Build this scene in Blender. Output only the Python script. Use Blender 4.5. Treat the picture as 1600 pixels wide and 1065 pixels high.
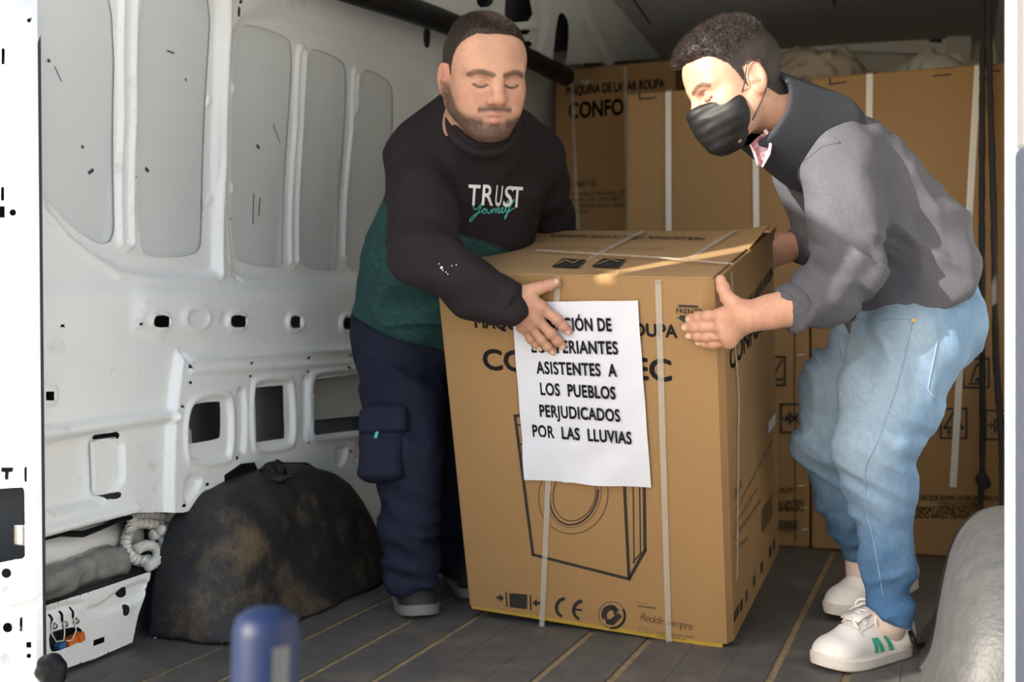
import bpy, bmesh, math, random
import numpy as np
from mathutils import Vector, Matrix
for o in list(bpy.data.objects): bpy.data.objects.remove(o)
scn = bpy.context.scene
COL = scn.collection
rng = np.random.default_rng(7)
random.seed(7)

# ------------------------------------------------------------------ camera
FPX, CX, CY, CAMH = 1780.0, 800.0, 532.5, 0.72
CAM = np.array([0, 0, CAMH])
R = np.array([[0.934152796, 0.356843240, -0.00463210360],
              [0.000447914282, 0.0118073131, 0.999930191],
              [-0.356873022, 0.934089658, -0.0108699994]])   # rows: right, up, forward
cam_d = bpy.data.cameras.new('camera'); cam = bpy.data.objects.new('camera', cam_d); COL.objects.link(cam)
cam_d.sensor_width = 36.0; cam_d.lens = 36.0 * FPX / 1600.0; cam_d.sensor_fit = 'HORIZONTAL'
cam_d.clip_start = 0.05; cam_d.clip_end = 200
cam_d.dof.use_dof = True; cam_d.dof.focus_distance = 2.42; cam_d.dof.aperture_fstop = 3.2
M = Matrix.Identity(4)
for i in range(3):
    M[i][0] = R[0][i]; M[i][1] = R[1][i]; M[i][2] = -R[2][i]; M[i][3] = CAM[i]
cam.matrix_world = M
scn.camera = cam

# ------------------------------------------------------------------ light
world = bpy.data.worlds.new('sky'); scn.world = world; world.use_nodes = True
wn = world.node_tree
sky = wn.nodes.new('ShaderNodeTexSky'); sky.sky_type = 'NISHITA'; sky.sun_disc = False
SUN_TRAVEL = Vector((0.60, 0.78, -0.40)).normalized()
sky.sun_elevation = math.asin(-SUN_TRAVEL.z)
sky.sun_rotation = math.atan2(-SUN_TRAVEL.x, -SUN_TRAVEL.y)
sky.dust_density = 2.0; sky.air_density = 1.0; sky.ozone_density = 1.0
wn.links.new(sky.outputs[0], wn.nodes['Background'].inputs[0])
wn.nodes['Background'].inputs[1].default_value = 0.26
sun_d = bpy.data.lights.new('sun', 'SUN'); sun_d.energy = 7.0; sun_d.angle = math.radians(0.53)
sun_d.color = (1.0, 0.93, 0.82)
sun = bpy.data.objects.new('sun', sun_d); COL.objects.link(sun)
sun.rotation_euler = SUN_TRAVEL.to_track_quat('-Z', 'Y').to_euler()
vs = scn.view_settings
vs.view_transform = 'Standard'; vs.look = 'None'; vs.gamma = 1.0; vs.use_curve_mapping = False
vs.exposure = 0.80

# ------------------------------------------------------------------ helpers: geometry from sight lines
def ray(px, py):
    return R.T @ np.array([(px - CX) / FPX, -(py - CY) / FPX, 1.0])
def P(px, py, d):                       # point seen at a photo pixel, d metres deep
    return CAM + ray(px, py) * d
def CV(x, y, z):                        # direction: right, up, towards the camera
    return R.T @ np.array([x, y, -z], float)
def on(px, py, pt, n):                  # sight line meets a plane
    v = ray(px, py); t = ((np.asarray(pt) - CAM) @ n) / (v @ n)
    return CAM + v * t
def nrm(v):
    v = np.asarray(v, float); return v / np.linalg.norm(v)
def proj(w):
    c = R @ (np.asarray(w) - CAM); return CX + FPX * c[0] / c[2], CY - FPX * c[1] / c[2]

# ------------------------------------------------------------------ helpers: objects
def empty(name, loc, label=None, cat=None, group=None, kind=None):
    o = bpy.data.objects.new(name, None); COL.objects.link(o); o.location = loc; o.empty_display_size = 0.1
    tag(o, label, cat, group, kind); return o
def tag(o, label=None, cat=None, group=None, kind=None):
    if label: o['label'] = label
    if cat: o['category'] = cat
    if group: o['group'] = group
    if kind: o['kind'] = kind
    return o
def root_loc(parent):
    p = parent
    while p.parent: p = p.parent
    return np.array(p.location)
def mesh_obj(name, V, F, mat, parent=None, smooth=False, label=None, cat=None, group=None, kind=None, base=None):
    me = bpy.data.meshes.new(name)
    V = np.asarray(V, float)
    loc = root_loc(parent) if parent else (np.asarray(base, float) if base is not None else np.zeros(3))
    me.from_pydata((V - loc).tolist(), [], F if isinstance(F, list) else F.tolist())
    for m in (mat if isinstance(mat, (list, tuple)) else [mat]): me.materials.append(m)
    if smooth: me.polygons.foreach_set('use_smooth', [True] * len(me.polygons))
    me.update()
    o = bpy.data.objects.new(name, me); COL.objects.link(o)
    if parent: o.parent = parent
    elif base is not None: o.location = loc
    tag(o, label, cat, group, kind)
    return o
class MB:                               # collects pieces of ONE mesh
    def __init__(s): s.V = []; s.F = []; s.n = 0
    def add(s, V, F):
        V = np.asarray(V, float).reshape(-1, 3)
        s.V.append(V); s.F += [tuple(int(i) + s.n for i in f) for f in F]; s.n += len(V); return s
    def box(s, c, h, ax=None, bev=0.0):
        c = np.asarray(c, float); h = np.asarray(h, float)
        A = np.eye(3) if ax is None else np.asarray(ax, float)
        if bev <= 0:
            q = np.array([[x, y, z] for x in (-1, 1) for y in (-1, 1) for z in (-1, 1)]) * h
            return s.add(c + q @ A, [(0, 1, 3, 2), (4, 6, 7, 5), (0, 4, 5, 1), (2, 3, 7, 6), (0, 2, 6, 4), (1, 5, 7, 3)])
        bm = bmesh.new(); bmesh.ops.create_cube(bm, size=2.0)
        for v in bm.verts: v.co = Vector((v.co.x * h[0], v.co.y * h[1], v.co.z * h[2]))
        bmesh.ops.bevel(bm, geom=bm.edges[:], offset=bev, segments=2, affect='EDGES', profile=0.5)
        bm.verts.index_update()
        V = np.array([v.co[:] for v in bm.verts]); F = [[v.index for v in f.verts] for f in bm.faces]; bm.free()
        return s.add(c + V @ A, F)
    def tube(s, pts, r, n=10, cap=True):
        pts = np.asarray(pts, float); m = len(pts); rr = np.broadcast_to(np.asarray(r, float), (m,))
        T = np.gradient(pts, axis=0); T /= np.linalg.norm(T, axis=1)[:, None] + 1e-12
        a = np.array([0, 0, 1.]) if abs(T[0][2]) < 0.9 else np.array([1., 0, 0])
        u = nrm(np.cross(T[0], a)); V = []
        for i in range(m):
            u = nrm(u - T[i] * (u @ T[i])); w = np.cross(T[i], u)
            for k in range(n):
                t = 2 * math.pi * k / n; V.append(pts[i] + rr[i] * (math.cos(t) * u + math.sin(t) * w))
        F = []
        for i in range(m - 1):
            for k in range(n):
                F.append((i * n + k, i * n + (k + 1) % n, (i + 1) * n + (k + 1) % n, (i + 1) * n + k))
        if cap: F.append(tuple(range(n - 1, -1, -1))); F.append(tuple(range((m - 1) * n, m * n)))
        return s.add(V, F)
    def ribbon(s, pts, side, w, n, t=0.0008):
        """flat strap along pts, width w along side vector(s), thickness t along n"""
        pts = np.asarray(pts, float); m = len(pts)
        sd = np.broadcast_to(np.asarray(side, float), (m, 3)); nn = np.broadcast_to(np.asarray(n, float), (m, 3))
        V = []
        for i in range(m):
            for a, b in ((-.5, 0), (.5, 0), (.5, 1), (-.5, 1)): V.append(pts[i] + sd[i] * w * a + nn[i] * t * b)
        F = []
        for i in range(m - 1):
            for k in range(4): F.append((i * 4 + k, i * 4 + (k + 1) % 4, i * 4 + 4 + (k + 1) % 4, i * 4 + 4 + k))
        F += [(3, 2, 1, 0), tuple((m - 1) * 4 + k for k in range(4))]
        return s.add(V, F)
    def lathe(s, c, axis, prof, n=24):
        """profile list of (radius, height along axis)"""
        axis = nrm(axis); a = np.array([0, 0, 1.]) if abs(axis[2]) < .9 else np.array([1., 0, 0])
        u = nrm(np.cross(axis, a)); w = np.cross(axis, u); V = []
        for r_, h_ in prof:
            for k in range(n):
                t = 2 * math.pi * k / n; V.append(np.asarray(c) + axis * h_ + r_ * (math.cos(t) * u + math.sin(t) * w))
        F = []
        for i in range(len(prof) - 1):
            for k in range(n): F.append((i * n + k, i * n + (k + 1) % n, (i + 1) * n + (k + 1) % n, (i + 1) * n + k))
        F.append(tuple(range(n - 1, -1, -1))); F.append(tuple(range((len(prof) - 1) * n, len(prof) * n)))
        return s.add(V, F)
    def obj(s, name, mat, parent=None, **kw):
        return mesh_obj(name, np.concatenate(s.V), s.F, mat, parent, **kw)

# ------------------------------------------------------------------ helpers: materials
def mat(name, color, rough=0.6, metal=0.0, noise=None, bump=None, spec=0.5, attr=None, wave=None, sub=0.0, alpha=1.0, trans=0.0, dirt=None):
    """noise=(scale, amount, color2) bump=(scale, strength) wave=(direction axis, scale, strength) dirt=(scale, threshold, colour, amount)"""
    m = bpy.data.materials.new(name); m.use_nodes = True; nt = m.node_tree; N = nt.nodes; L = nt.links
    b = N['Principled BSDF']; b.inputs['Roughness'].default_value = rough; b.inputs['Metallic'].default_value = metal
    b.inputs['Specular IOR Level'].default_value = spec
    b.inputs['Base Color'].default_value = (*color, 1)
    tc = N.new('ShaderNodeTexCoord'); src = None
    if attr:
        a = N.new('ShaderNodeAttribute'); a.attribute_name = attr; src = a.outputs['Color']
    def mixc(fac, A, B):
        x = N.new('ShaderNodeMix'); x.data_type = 'RGBA'
        if hasattr(fac, 'is_output'): L.new(fac, x.inputs[0])
        else: x.inputs[0].default_value = fac
        for i, c in ((6, A), (7, B)):
            if hasattr(c, 'is_output'): L.new(c, x.inputs[i])
            else: x.inputs[i].default_value = (*c, 1)
        return x.outputs[2]
    def nz(scale, detail=5.0, rough_=0.6, lo=0.35, hi=0.65):
        t = N.new('ShaderNodeTexNoise'); t.inputs['Scale'].default_value = scale; t.inputs['Detail'].default_value = detail
        t.inputs['Roughness'].default_value = rough_; L.new(tc.outputs['Object'], t.inputs['Vector'])
        r_ = N.new('ShaderNodeMapRange'); r_.inputs[1].default_value = lo; r_.inputs[2].default_value = hi
        L.new(t.outputs['Fac'], r_.inputs[0]); return r_.outputs[0]
    cur = src if src else color
    if noise:
        f = nz(noise[0]); mu = N.new('ShaderNodeMath'); mu.operation = 'MULTIPLY'; L.new(f, mu.inputs[0]); mu.inputs[1].default_value = noise[1]
        cur = mixc(mu.outputs[0], cur, noise[2])
    if dirt:
        for sc, th, dc, am in (dirt if isinstance(dirt, list) else [dirt]):
            f = nz(sc, 8.0, 0.7, th, th + 0.12); mu = N.new('ShaderNodeMath'); mu.operation = 'MULTIPLY'; L.new(f, mu.inputs[0]); mu.inputs[1].default_value = am
            cur = mixc(mu.outputs[0], cur, dc)
    if hasattr(cur, 'is_output'): L.new(cur, b.inputs['Base Color'])
    h = None
    if bump:
        t = N.new('ShaderNodeTexNoise'); t.inputs['Scale'].default_value = bump[0]; t.inputs['Detail'].default_value = 4
        L.new(tc.outputs['Object'], t.inputs['Vector'])
        bp = N.new('ShaderNodeBump'); bp.inputs['Strength'].default_value = bump[1]; bp.inputs['Distance'].default_value = bump[2] if len(bump) > 2 else 0.002
        L.new(t.outputs['Fac'], bp.inputs['Height']); h = bp
    if wave:
        t = N.new('ShaderNodeTexWave'); t.wave_type = 'BANDS'; t.bands_direction = wave[0]; t.inputs['Scale'].default_value = wave[1]
        t.inputs['Distortion'].default_value = 0.6
        L.new(tc.outputs['Object'], t.inputs['Vector'])
        bp = N.new('ShaderNodeBump'); bp.inputs['Strength'].default_value = wave[2]; bp.inputs['Distance'].default_value = 0.001
        L.new(t.outputs['Fac'], bp.inputs['Height'])
        if h: L.new(h.outputs[0], bp.inputs['Normal'])
        h = bp
    if h: L.new(h.outputs[0], b.inputs['Normal'])
    if sub > 0:
        b.inputs['Subsurface Weight'].default_value = sub; b.inputs['Subsurface Radius'].default_value = (0.012, 0.004, 0.002); b.inputs['Subsurface Scale'].default_value = 1.0
    if alpha < 1: b.inputs['Alpha'].default_value = alpha
    if trans > 0: b.inputs['Transmission Weight'].default_value = trans
    return m
DUST = (0.30, 0.20, 0.10)
M_white = mat('van_white_paint', (0.86, 0.88, 0.88), 0.36, noise=(3, 0.25, (0.79, 0.81, 0.80)), dirt=[(9, 0.60, (0.36, 0.33, 0.28), 0.35), (42, 0.67, (0.16, 0.13, 0.10), 0.6)])
M_pillar = mat('van_white_paint_pillar', (0.80, 0.80, 0.79), 0.4, noise=(4, 0.2, (0.72, 0.72, 0.70)), dirt=[(14, 0.63, (0.45, 0.40, 0.34), 0.35)])
M_skin_panel = mat('van_outer_skin_grey', (0.70, 0.735, 0.74), 0.42, noise=(2, 0.3, (0.65, 0.69, 0.70)), dirt=[(24, 0.69, (0.12, 0.11, 0.10), 0.7)])
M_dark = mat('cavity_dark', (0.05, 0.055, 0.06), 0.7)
M_cavity = mat('cavity_grey', (0.28, 0.30, 0.31), 0.6)
M_headliner = mat('headliner_grey', (0.46, 0.46, 0.44), 0.8, noise=(3, 0.4, (0.38, 0.38, 0.37)))
M_frame = mat('roof_frame_grey', (0.70, 0.73, 0.72), 0.5, noise=(5, 0.35, (0.58, 0.60, 0.60)))
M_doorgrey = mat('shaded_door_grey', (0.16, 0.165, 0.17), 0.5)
M_rubber = mat('black_rubber_mat', (0.017, 0.0175, 0.0185), 0.58, spec=0.35, noise=(7, 0.5, (0.032, 0.032, 0.031)), bump=(150, 0.8, 0.004), dirt=[(4.5, 0.52, (0.20, 0.14, 0.078), 0.5), (70, .62, (.10, .09, .075), .5)])
M_floor = mat('floor_mat_dark', (0.070, 0.067, 0.064), 0.6, noise=(14, 0.6, (0.125, 0.118, 0.108)), bump=(90, 0.5, 0.002), dirt=[(6, 0.53, (0.19, 0.155, 0.11), 0.5), (60, 0.66, (0.35, 0.32, 0.26), 0.7)])
M_groove = mat('dusty_groove', (0.34, 0.24, 0.125), 0.9, noise=(25, 0.7, (0.13, 0.095, 0.055)))
M_archgrey = mat('grey_arch_liner', (0.042, 0.044, 0.047), 0.55, noise=(30, 0.6, (0.072, 0.072, 0.070)), bump=(120, 0.6, 0.003), dirt=[(90, 0.66, (0.22, 0.21, 0.19), 0.5)])
M_black = mat('black_plastic', (0.008, 0.008, 0.009), 0.5, spec=0.25)
M_blackmatt = mat('black_matt', (0.015, 0.015, 0.016), 0.8)
M_bluegrey = mat('dark_blue_grey', (0.045, 0.055, 0.075), 0.5)  # door edge's shade put into the colour; also used for the cable clip
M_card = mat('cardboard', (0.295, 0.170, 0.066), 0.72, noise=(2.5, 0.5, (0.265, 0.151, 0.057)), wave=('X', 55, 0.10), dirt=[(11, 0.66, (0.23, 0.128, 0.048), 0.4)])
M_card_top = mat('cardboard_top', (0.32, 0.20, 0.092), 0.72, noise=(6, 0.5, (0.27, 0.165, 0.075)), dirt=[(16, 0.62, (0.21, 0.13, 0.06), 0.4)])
M_ink = mat('black_print_ink', (0.018, 0.015, 0.014), 0.6)
M_inkbrown = mat('faint_brown_ink', (0.09, 0.052, 0.024), 0.7)
M_strap = mat('strap_translucent_white', (0.62, 0.58, 0.50), 0.3, spec=0.6, alpha=0.32)
M_strapw = mat('strap_white', (0.62, 0.60, 0.55), 0.45)
M_foam = mat('yellow_foam', (0.40, 0.26, 0.035), 0.8, bump=(60, 0.6))
M_paper = mat('white_paper', (0.64, 0.65, 0.71), 0.36, noise=(5, 0.15, (0.59, 0.60, 0.66)))
M_ground = mat('pale_concrete_ground', (0.42, 0.41, 0.39), 0.9, noise=(2, 0.5, (0.34, 0.33, 0.31)))
M_rope = mat('black_rope', (0.02, 0.018, 0.017), 0.8, bump=(260, 0.8, 0.003))

# ------------------------------------------------------------------ helpers: text, drawn as flat print
def _txt(s, bold=0.0, shear=0.0, spacing=1.0):
    c = bpy.data.curves.new('t', 'FONT'); c.body = s; c.size = 1.0; c.offset = bold; c.shear = shear; c.space_character = spacing
    c.resolution_u = 4
    o = bpy.data.objects.new('t', c); COL.objects.link(o)
    bpy.context.view_layer.update()
    dg = bpy.context.evaluated_depsgraph_get()
    me = bpy.data.meshes.new_from_object(o.evaluated_get(dg))
    V = np.array([v.co[:] for v in me.vertices]); F = [tuple(p.vertices) for p in me.polygons]
    bpy.data.objects.remove(o); bpy.data.curves.remove(c); bpy.data.meshes.remove(me)
    return V, F
CAPH = (lambda v: v[:, 1].max())(_txt('H')[0])
class PS(MB):                           # print: every line of text or mark becomes an object of its own
    def __init__(s): s.done = []; MB.__init__(s)
    def new(s):
        if s.n: s.done.append((s.V, s.F)); MB.__init__(s)
        return s
    def obj(s, name, mat, parent=None, **kw):
        s.new(); return [mesh_obj(name, np.concatenate(v), f, mat, parent, **kw) for v, f in s.done]
def text(mb, s, A, B, h, n, bold=0.0, shear=0.0, lift=0.0008, spacing=1.0, surf=None):
    """lay text from A to B (baseline ends), cap height h, on a surface with normal n"""
    if isinstance(mb, PS): mb.new()
    V, F = _txt(s, 0.0, shear, spacing); A = np.asarray(A); B = np.asarray(B)
    x0, x1 = V[:, 0].min(), V[:, 0].max(); d = B - A; up = nrm(np.cross(n, d)); b = max(bold, 0) * 1.15
    for ox, oy in ([(0, 0)] if b <= 0 else [(0, 0), (b, 0), (-b, 0), (0, b), (0, -b), (.7 * b, .7 * b), (-.7 * b, .7 * b), (.7 * b, -.7 * b), (-.7 * b, -.7 * b)]):
        W = A + np.outer((V[:, 0] + ox - x0) / (x1 - x0), d) + np.outer((V[:, 1] + oy) / CAPH * h, up) + np.asarray(n) * lift
        if surf: W = surf(W)
        mb.add(W, F)
def stroke(mb, pts, w, n, lift=0.0008, closed=False):
    """ink line of width w through points on a plane of normal n (mitred)"""
    p = np.asarray(pts, float)
    if closed: p = np.vstack([p, p[:1]])
    T = np.gradient(p, axis=0)
    if closed: T[0] = T[-1] = p[1] - p[-2]
    T /= np.linalg.norm(T, axis=1)[:, None] + 1e-12
    S = np.cross(np.asarray(n), T); V = np.concatenate([p + S * w / 2, p - S * w / 2]) + np.asarray(n) * lift
    m = len(p); mb.add(V, [(i, i + 1, m + i + 1, m + i) for i in range(m - 1)])
def poly_fill(mb, pts, n, lift=0.0008):
    p = np.asarray(pts, float) + np.asarray(n) * lift; mb.add(p, [tuple(range(len(p)))])
def seg(mb, pts, w, n, lift=0.0008):    # separate straight strokes between successive points, ends extended
    for a, b in zip(pts[:-1], pts[1:]):
        a = np.asarray(a, float); b = np.asarray(b, float); t = nrm(b - a) * w * 0.5
        stroke(mb, [a - t, b + t], w, n, lift)

# ------------------------------------------------------------------ helpers: pressed sheet metal
def chaikin(p, it=3):
    p = np.asarray(p, float)
    for _ in range(it):
        q = np.roll(p, -1, 0); p = np.stack([p * .75 + q * .25, p * .25 + q * .75], 1).reshape(-1, 2)
    return p
def sd_poly(pt, poly):
    d = np.full(len(pt), 1e9); s = np.ones(len(pt)); n = len(poly)
    for i in range(n):
        a = poly[i]; b = poly[i - 1]; e = b - a; w = pt - a
        t = np.clip((w @ e) / (e @ e + 1e-15), 0, 1); q = w - t[:, None] * e
        d = np.minimum(d, (q ** 2).sum(1))
        c1 = pt[:, 1] >= a[1]; c2 = pt[:, 1] < b[1]; c3 = e[0] * w[:, 1] > e[1] * w[:, 0]
        s = np.where((c1 & c2 & c3) | (~c1 & ~c2 & ~c3), -s, s)
    return s * np.sqrt(d)
def sd_line(pt, line):
    d = np.full(len(pt), 1e9)
    for a, b in zip(line[:-1], line[1:]):
        e = b - a; w = pt - a; t = np.clip((w @ e) / (e @ e + 1e-15), 0, 1); d = np.minimum(d, ((w - t[:, None] * e) ** 2).sum(1))
    return np.sqrt(d)
def sstep(x, a, b):
    t = np.clip((x - a) / (b - a), 0, 1); return t * t * (3 - 2 * t)
def sheet(name, to_world, u0, u1, v0, v1, step, feats, holes, material, parent=None, vstep=None, **kw):
    """height-field panel: feats change the depth, holes are cut with snapped edges.  to_world(uv, off) -> xyz"""
    nu = int((u1 - u0) / step) + 1; nv = int((v1 - v0) / (vstep or step)) + 1
    U, W = np.meshgrid(np.linspace(u0, u1, nu), np.linspace(v0, v1, nv), indexing='ij')
    uv = np.stack([U.ravel(), W.ravel()], 1); dead = np.zeros(len(uv), bool)
    idx = np.arange(nu * nv).reshape(nu, nv)
    hp = [chaikin(h, it) if it else np.asarray(h, float) for h, it in holes]
    orig = uv.copy()
    for h in hp:
        lo = h.min(0) - 3 * step; hi = h.max(0) + 3 * step
        m = np.where(((orig >= lo) & (orig <= hi)).all(1))[0]
        if len(m) == 0: continue
        p = orig[m]; d = sd_poly(p, h); e = step * .2
        g = np.stack([sd_poly(p + [e, 0], h) - sd_poly(p - [e, 0], h), sd_poly(p + [0, e], h) - sd_poly(p - [0, e], h)], 1) / (2 * e)
        near = np.abs(d) < step * .72
        uv[m[near]] = p[near] - g[near] * d[near, None]
        dead[m[(d < 0) & ~near]] = True
    off = np.zeros(len(uv))
    for f in feats: off = f(uv, off)
    X = to_world(uv, off)
    q = np.stack([idx[:-1, :-1], idx[1:, :-1], idx[1:, 1:], idx[:-1, 1:]], -1).reshape(-1, 4)
    cen = uv[q].mean(1); kill = dead[q].any(1)
    for h in hp:
        lo = h.min(0); hi = h.max(0); m = np.where(((cen >= lo) & (cen <= hi)).all(1) & ~kill)[0]
        if len(m): kill[m[sd_poly(cen[m], h) < 0]] = True
    q = q[~kill]
    used = np.unique(q); remap = -np.ones(len(X), int); remap[used] = np.arange(len(used))
    return mesh_obj(name, X[used], remap[q], material, parent, smooth=True, **kw)
def f_poly(poly, depth, bev=0.008, it=3):
    p = chaikin(poly, it) if it else np.asarray(poly, float)
    def f(uv, off):
        lo = p.min(0) - bev; hi = p.max(0) + bev; m = ((uv >= lo) & (uv <= hi)).all(1)
        o = off.copy(); o[m] += depth * sstep(-sd_poly(uv[m], p), -bev, bev); return o
    return f
def f_ridge(line, h, r):
    p = np.asarray(line, float)
    def f(uv, off):
        lo = p.min(0) - r; hi = p.max(0) + r; m = ((uv >= lo) & (uv <= hi)).all(1)
        o = off.copy(); d = sd_line(uv[m], p); o[m] += h * np.sqrt(np.clip(1 - (d / r) ** 2, 0, 1)) ** 1.4; return o
    return f
# ================================================================== THE VAN (setting)
# --- ground outside, in the sun
MB().box((0, 0, -0.70), (14, 14, 0.05)).obj('ground', M_ground, kind='structure')

XW = -1.75
def w_of(z):                            # the side wall leans in above the belt line
    z = np.asarray(z, float); return XW + 0.22 * np.clip((z - 0.86) / 0.92, 0, 2) ** 1.5
def wpx(px, py):                        # photo pixel -> (Y, Z) on the left wall
    x = XW; v = ray(px, py)
    for _ in range(30): t = x / v[0]; z = CAMH + v[2] * t; x = 0.5 * x + 0.5 * float(w_of(z))
    return np.array([v[1] * t, CAMH + v[2] * t])
def W(*pts): return np.array([wpx(*p) for p in pts])
def wall_world(uv, off): return np.stack([w_of(uv[:, 1]) + off, uv[:, 0], uv[:, 1]], 1)
def circ(px, py, rx, ry, n=10): return W(*[(px + rx * math.cos(2 * math.pi * k / n), py + ry * math.sin(2 * math.pi * k / n)) for k in range(n)])

openings = [
    [(72, -60), (197, -60), (190, 345), (184, 378), (160, 383), (110, 345), (58, 282), (62, 100)],
    [(227, -60), (318, -40), (336, 5), (338, 50), (327, 372), (314, 401), (244, 402), (226, 392), (225, 200)],
    [(374, 70), (382, 40), (402, 36), (455, 55), (465, 72), (463, 150), (452, 405), (444, 420), (384, 412), (371, 395), (371, 250)],
    [(486, 100), (494, 76), (506, 76), (540, 92), (550, 108), (548, 200), (536, 412), (530, 424), (482, 420), (475, 400), (478, 250)],
    [(567, 130), (574, 108), (586, 108), (614, 124), (623, 148), (619, 280), (608, 420), (600, 428), (551, 424), (546, 400), (553, 250)],
]
feats = [
    f_poly(W((40, -80), (348, -80), (350, 30), (345, 410), (332, 432), (190, 430), (55, 326)), -0.016, 0.012, 2),
    f_poly(W((363, 80), (372, 38), (400, 20), (440, 16), (640, 92), (690, 150), (700, 300), (690, 445), (375, 440), (362, 415)), -0.016, 0.022, 2),
    f_ridge(W((357, -60), (356, 40), (350, 250), (345, 428)), 0.012, 0.011),
    f_ridge(W((201, -60), (198, 180), (196, 380), (205, 387), (215, 382), (217, 180), (222, -60)), 0.012, 0.0075),
    f_ridge(W((473, 78), (468, 200), (460, 408), (467, 413), (471, 405), (478, 200), (484, 80), (478, 72), (473, 78)), 0.011, 0.0065),
    f_ridge(W((559, 112), (556, 200), (543, 400), (546, 404), (549, 398), (561, 200), (566, 114), (562, 108), (559, 112)), 0.010, 0.006),
    f_ridge(W((55, 322), (120, 380), (185, 430), (240, 434), (335, 436)), 0.009, 0.012),
    f_ridge(W((362, 100), (362, 410), (376, 436), (640, 452)), 0.006, 0.008),
    f_poly(W((200, 455), (230, 452), (560, 462), (600, 560), (200, 540)), 0.012, 0.03, 2),          # belt swelling with the row of holes
    f_poly(W((20, 450), (600, 440), (600, 1100), (20, 1100)), 0.02, 0.03, 0),
    f_poly(circ(290, 497, 24, 20), 0.006, 0.012, 2),
    f_poly(circ(292, 497, 17, 14), -0.006, 0.006, 2),
    f_poly(W((40, 600), (70, 601), (77, 606), (77, 626), (70, 631), (40, 632)), 0.008, 0.006, 2),
    f_ridge(W((40, 678), (120, 668), (200, 655), (250, 650)), 0.020, 0.016),                        # ledge above the recessed panel
    f_poly(W((40, 692), (180, 668), (181, 776), (40, 808)), -0.034, 0.008, 1),                      # recessed panel
    f_ridge(W((62, 828), (130, 810), (200, 794)), 0.018, 0.012),
    f_poly(W((264, 545), (268, 562), (285, 556), (700, 536), (700, 900), (246, 900), (248, 700), (252, 640)), 0.022, 0.006, 1),  # inner lower panel
    f_ridge(W((276, 556), (420, 548), (640, 538)), 0.010, 0.010),
    f_ridge(W((276, 580), (420, 572), (640, 558)), 0.006, 0.008),
]
for c, rx, ry in (((232, 502), 17, 15), ((353, 502), 17, 15), ((445, 503), 14, 15), ((527, 505), 12, 15)):
    feats += [f_poly(circ(*c, rx, ry, 14), 0.010, 0.006, 1), f_poly(circ(c[0], c[1], rx * .72, ry * .72, 14), -0.010, 0.005, 1)]
for fr in ([(265, 648), (280, 616), (330, 608), (345, 622), (344, 715), (332, 724), (275, 727), (266, 715)],
           [(370, 600), (380, 588), (430, 585), (440, 596), (444, 690), (432, 703), (380, 708), (371, 696)],
           [(461, 592), (470, 578), (525, 574), (600, 562), (600, 676), (475, 691), (463, 682)]):
    feats += [f_poly(W(*fr), 0.006, 0.005, 2), f_poly(np.array(W(*fr)).mean(0) + (W(*fr) - np.array(W(*fr)).mean(0)) * .86, -0.013, 0.006, 2)]
for bd in ([(349, 612), (356, 606), (363, 612), (363, 702), (356, 708), (349, 702)], [(452, 594), (457, 588), (461, 594), (461, 682), (457, 688), (452, 682)],
           [(503, 698), (524, 694), (524, 708), (515, 728), (507, 726)], [(534, 692), (565, 688), (565, 716), (536, 724)],
           [(268, 745), (290, 742), (294, 752), (272, 782), (266, 778)]):
    feats.append(f_poly(W(*bd), -0.012, 0.005, 2))
for y0 in (150, 305):                   # little locating notches on the big frames
    feats.append(f_poly(W((331, y0), (337, y0), (337, y0 + 14), (331, y0 + 14)), 0.006, 0.003, 0))
    feats.append(f_poly(W((369, y0 - 20), (375, y0 - 20), (375, y0 - 4), (369, y0 - 4)), 0.006, 0.003, 0))
holes = [(W(*o), 2) for o in openings]
for c, rx, ry in (((233, 502), 11, 9.5), ((353, 502), 12, 9.5), ((445, 503), 8.5, 9.5), ((527, 505), 7, 9.5)):
    holes.append((W((c[0] - rx, c[1] - ry * .5), (c[0] - rx * .5, c[1] - ry), (c[0] + rx * .6, c[1] - ry), (c[0] + rx, c[1] - ry * .5), (c[0] + rx, c[1] + ry * .5), (c[0] + rx * .6, c[1] + ry), (c[0] - rx * .5, c[1] + ry), (c[0] - rx, c[1] + ry * .5)), 1))
holes += [(W((663, 42), (671, 40), (673, 60), (671, 74), (664, 75), (661, 58)), 2),
          (W((55, 611), (68, 611), (68, 625), (55, 625)), 0),
          (W((273, 650), (278, 638), (288, 629), (323, 626), (326, 630), (326, 680), (322, 685), (276, 693), (272, 690)), 1),
          (W((380, 605), (425, 601), (427, 684), (383, 690)), 0), (W((468, 596), (475, 593), (600, 576), (600, 665), (472, 679), (468, 674)), 0),
          (W((150, 678), (174, 673), (176, 684), (152, 687)), 1), (W((152, 771), (178, 766), (178, 777), (160, 780)), 1),
          (W((20, 849), (190, 800), (264, 799), (286, 792), (300, 800), (262, 860), (248, 900), (240, 960), (222, 1020), (150, 1060), (20, 1110)), 0)]
for x, y, r_ in ((86, 508, 3), (205, 506, 2.6), (646, 34, 2.6), (376, 3, 3), (275, 572, 2.8), (275, 597, 2.8), (262, 634, 2.8), (372, 567, 2.6), (370, 587, 2.6),
                 (349, 714, 2.8), (302, 755, 3), (265, 788, 3), (461, 559, 2.6), (461, 580, 2.4), (527, 555, 2.4), (525, 574, 2.4), (463, 691, 2.2), (529, 704, 2.4)):
    holes.append((circ(x, y, r_, r_, 8), 1))
holes.append((W((372, 11), (376, 10), (375, 26), (371, 27)), 0))
wall_left = sheet('wall_left', wall_world, 1.80, 4.80, -0.02, 1.95, 0.0045, feats, holes, M_white, kind='structure', vstep=0.0062)
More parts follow.
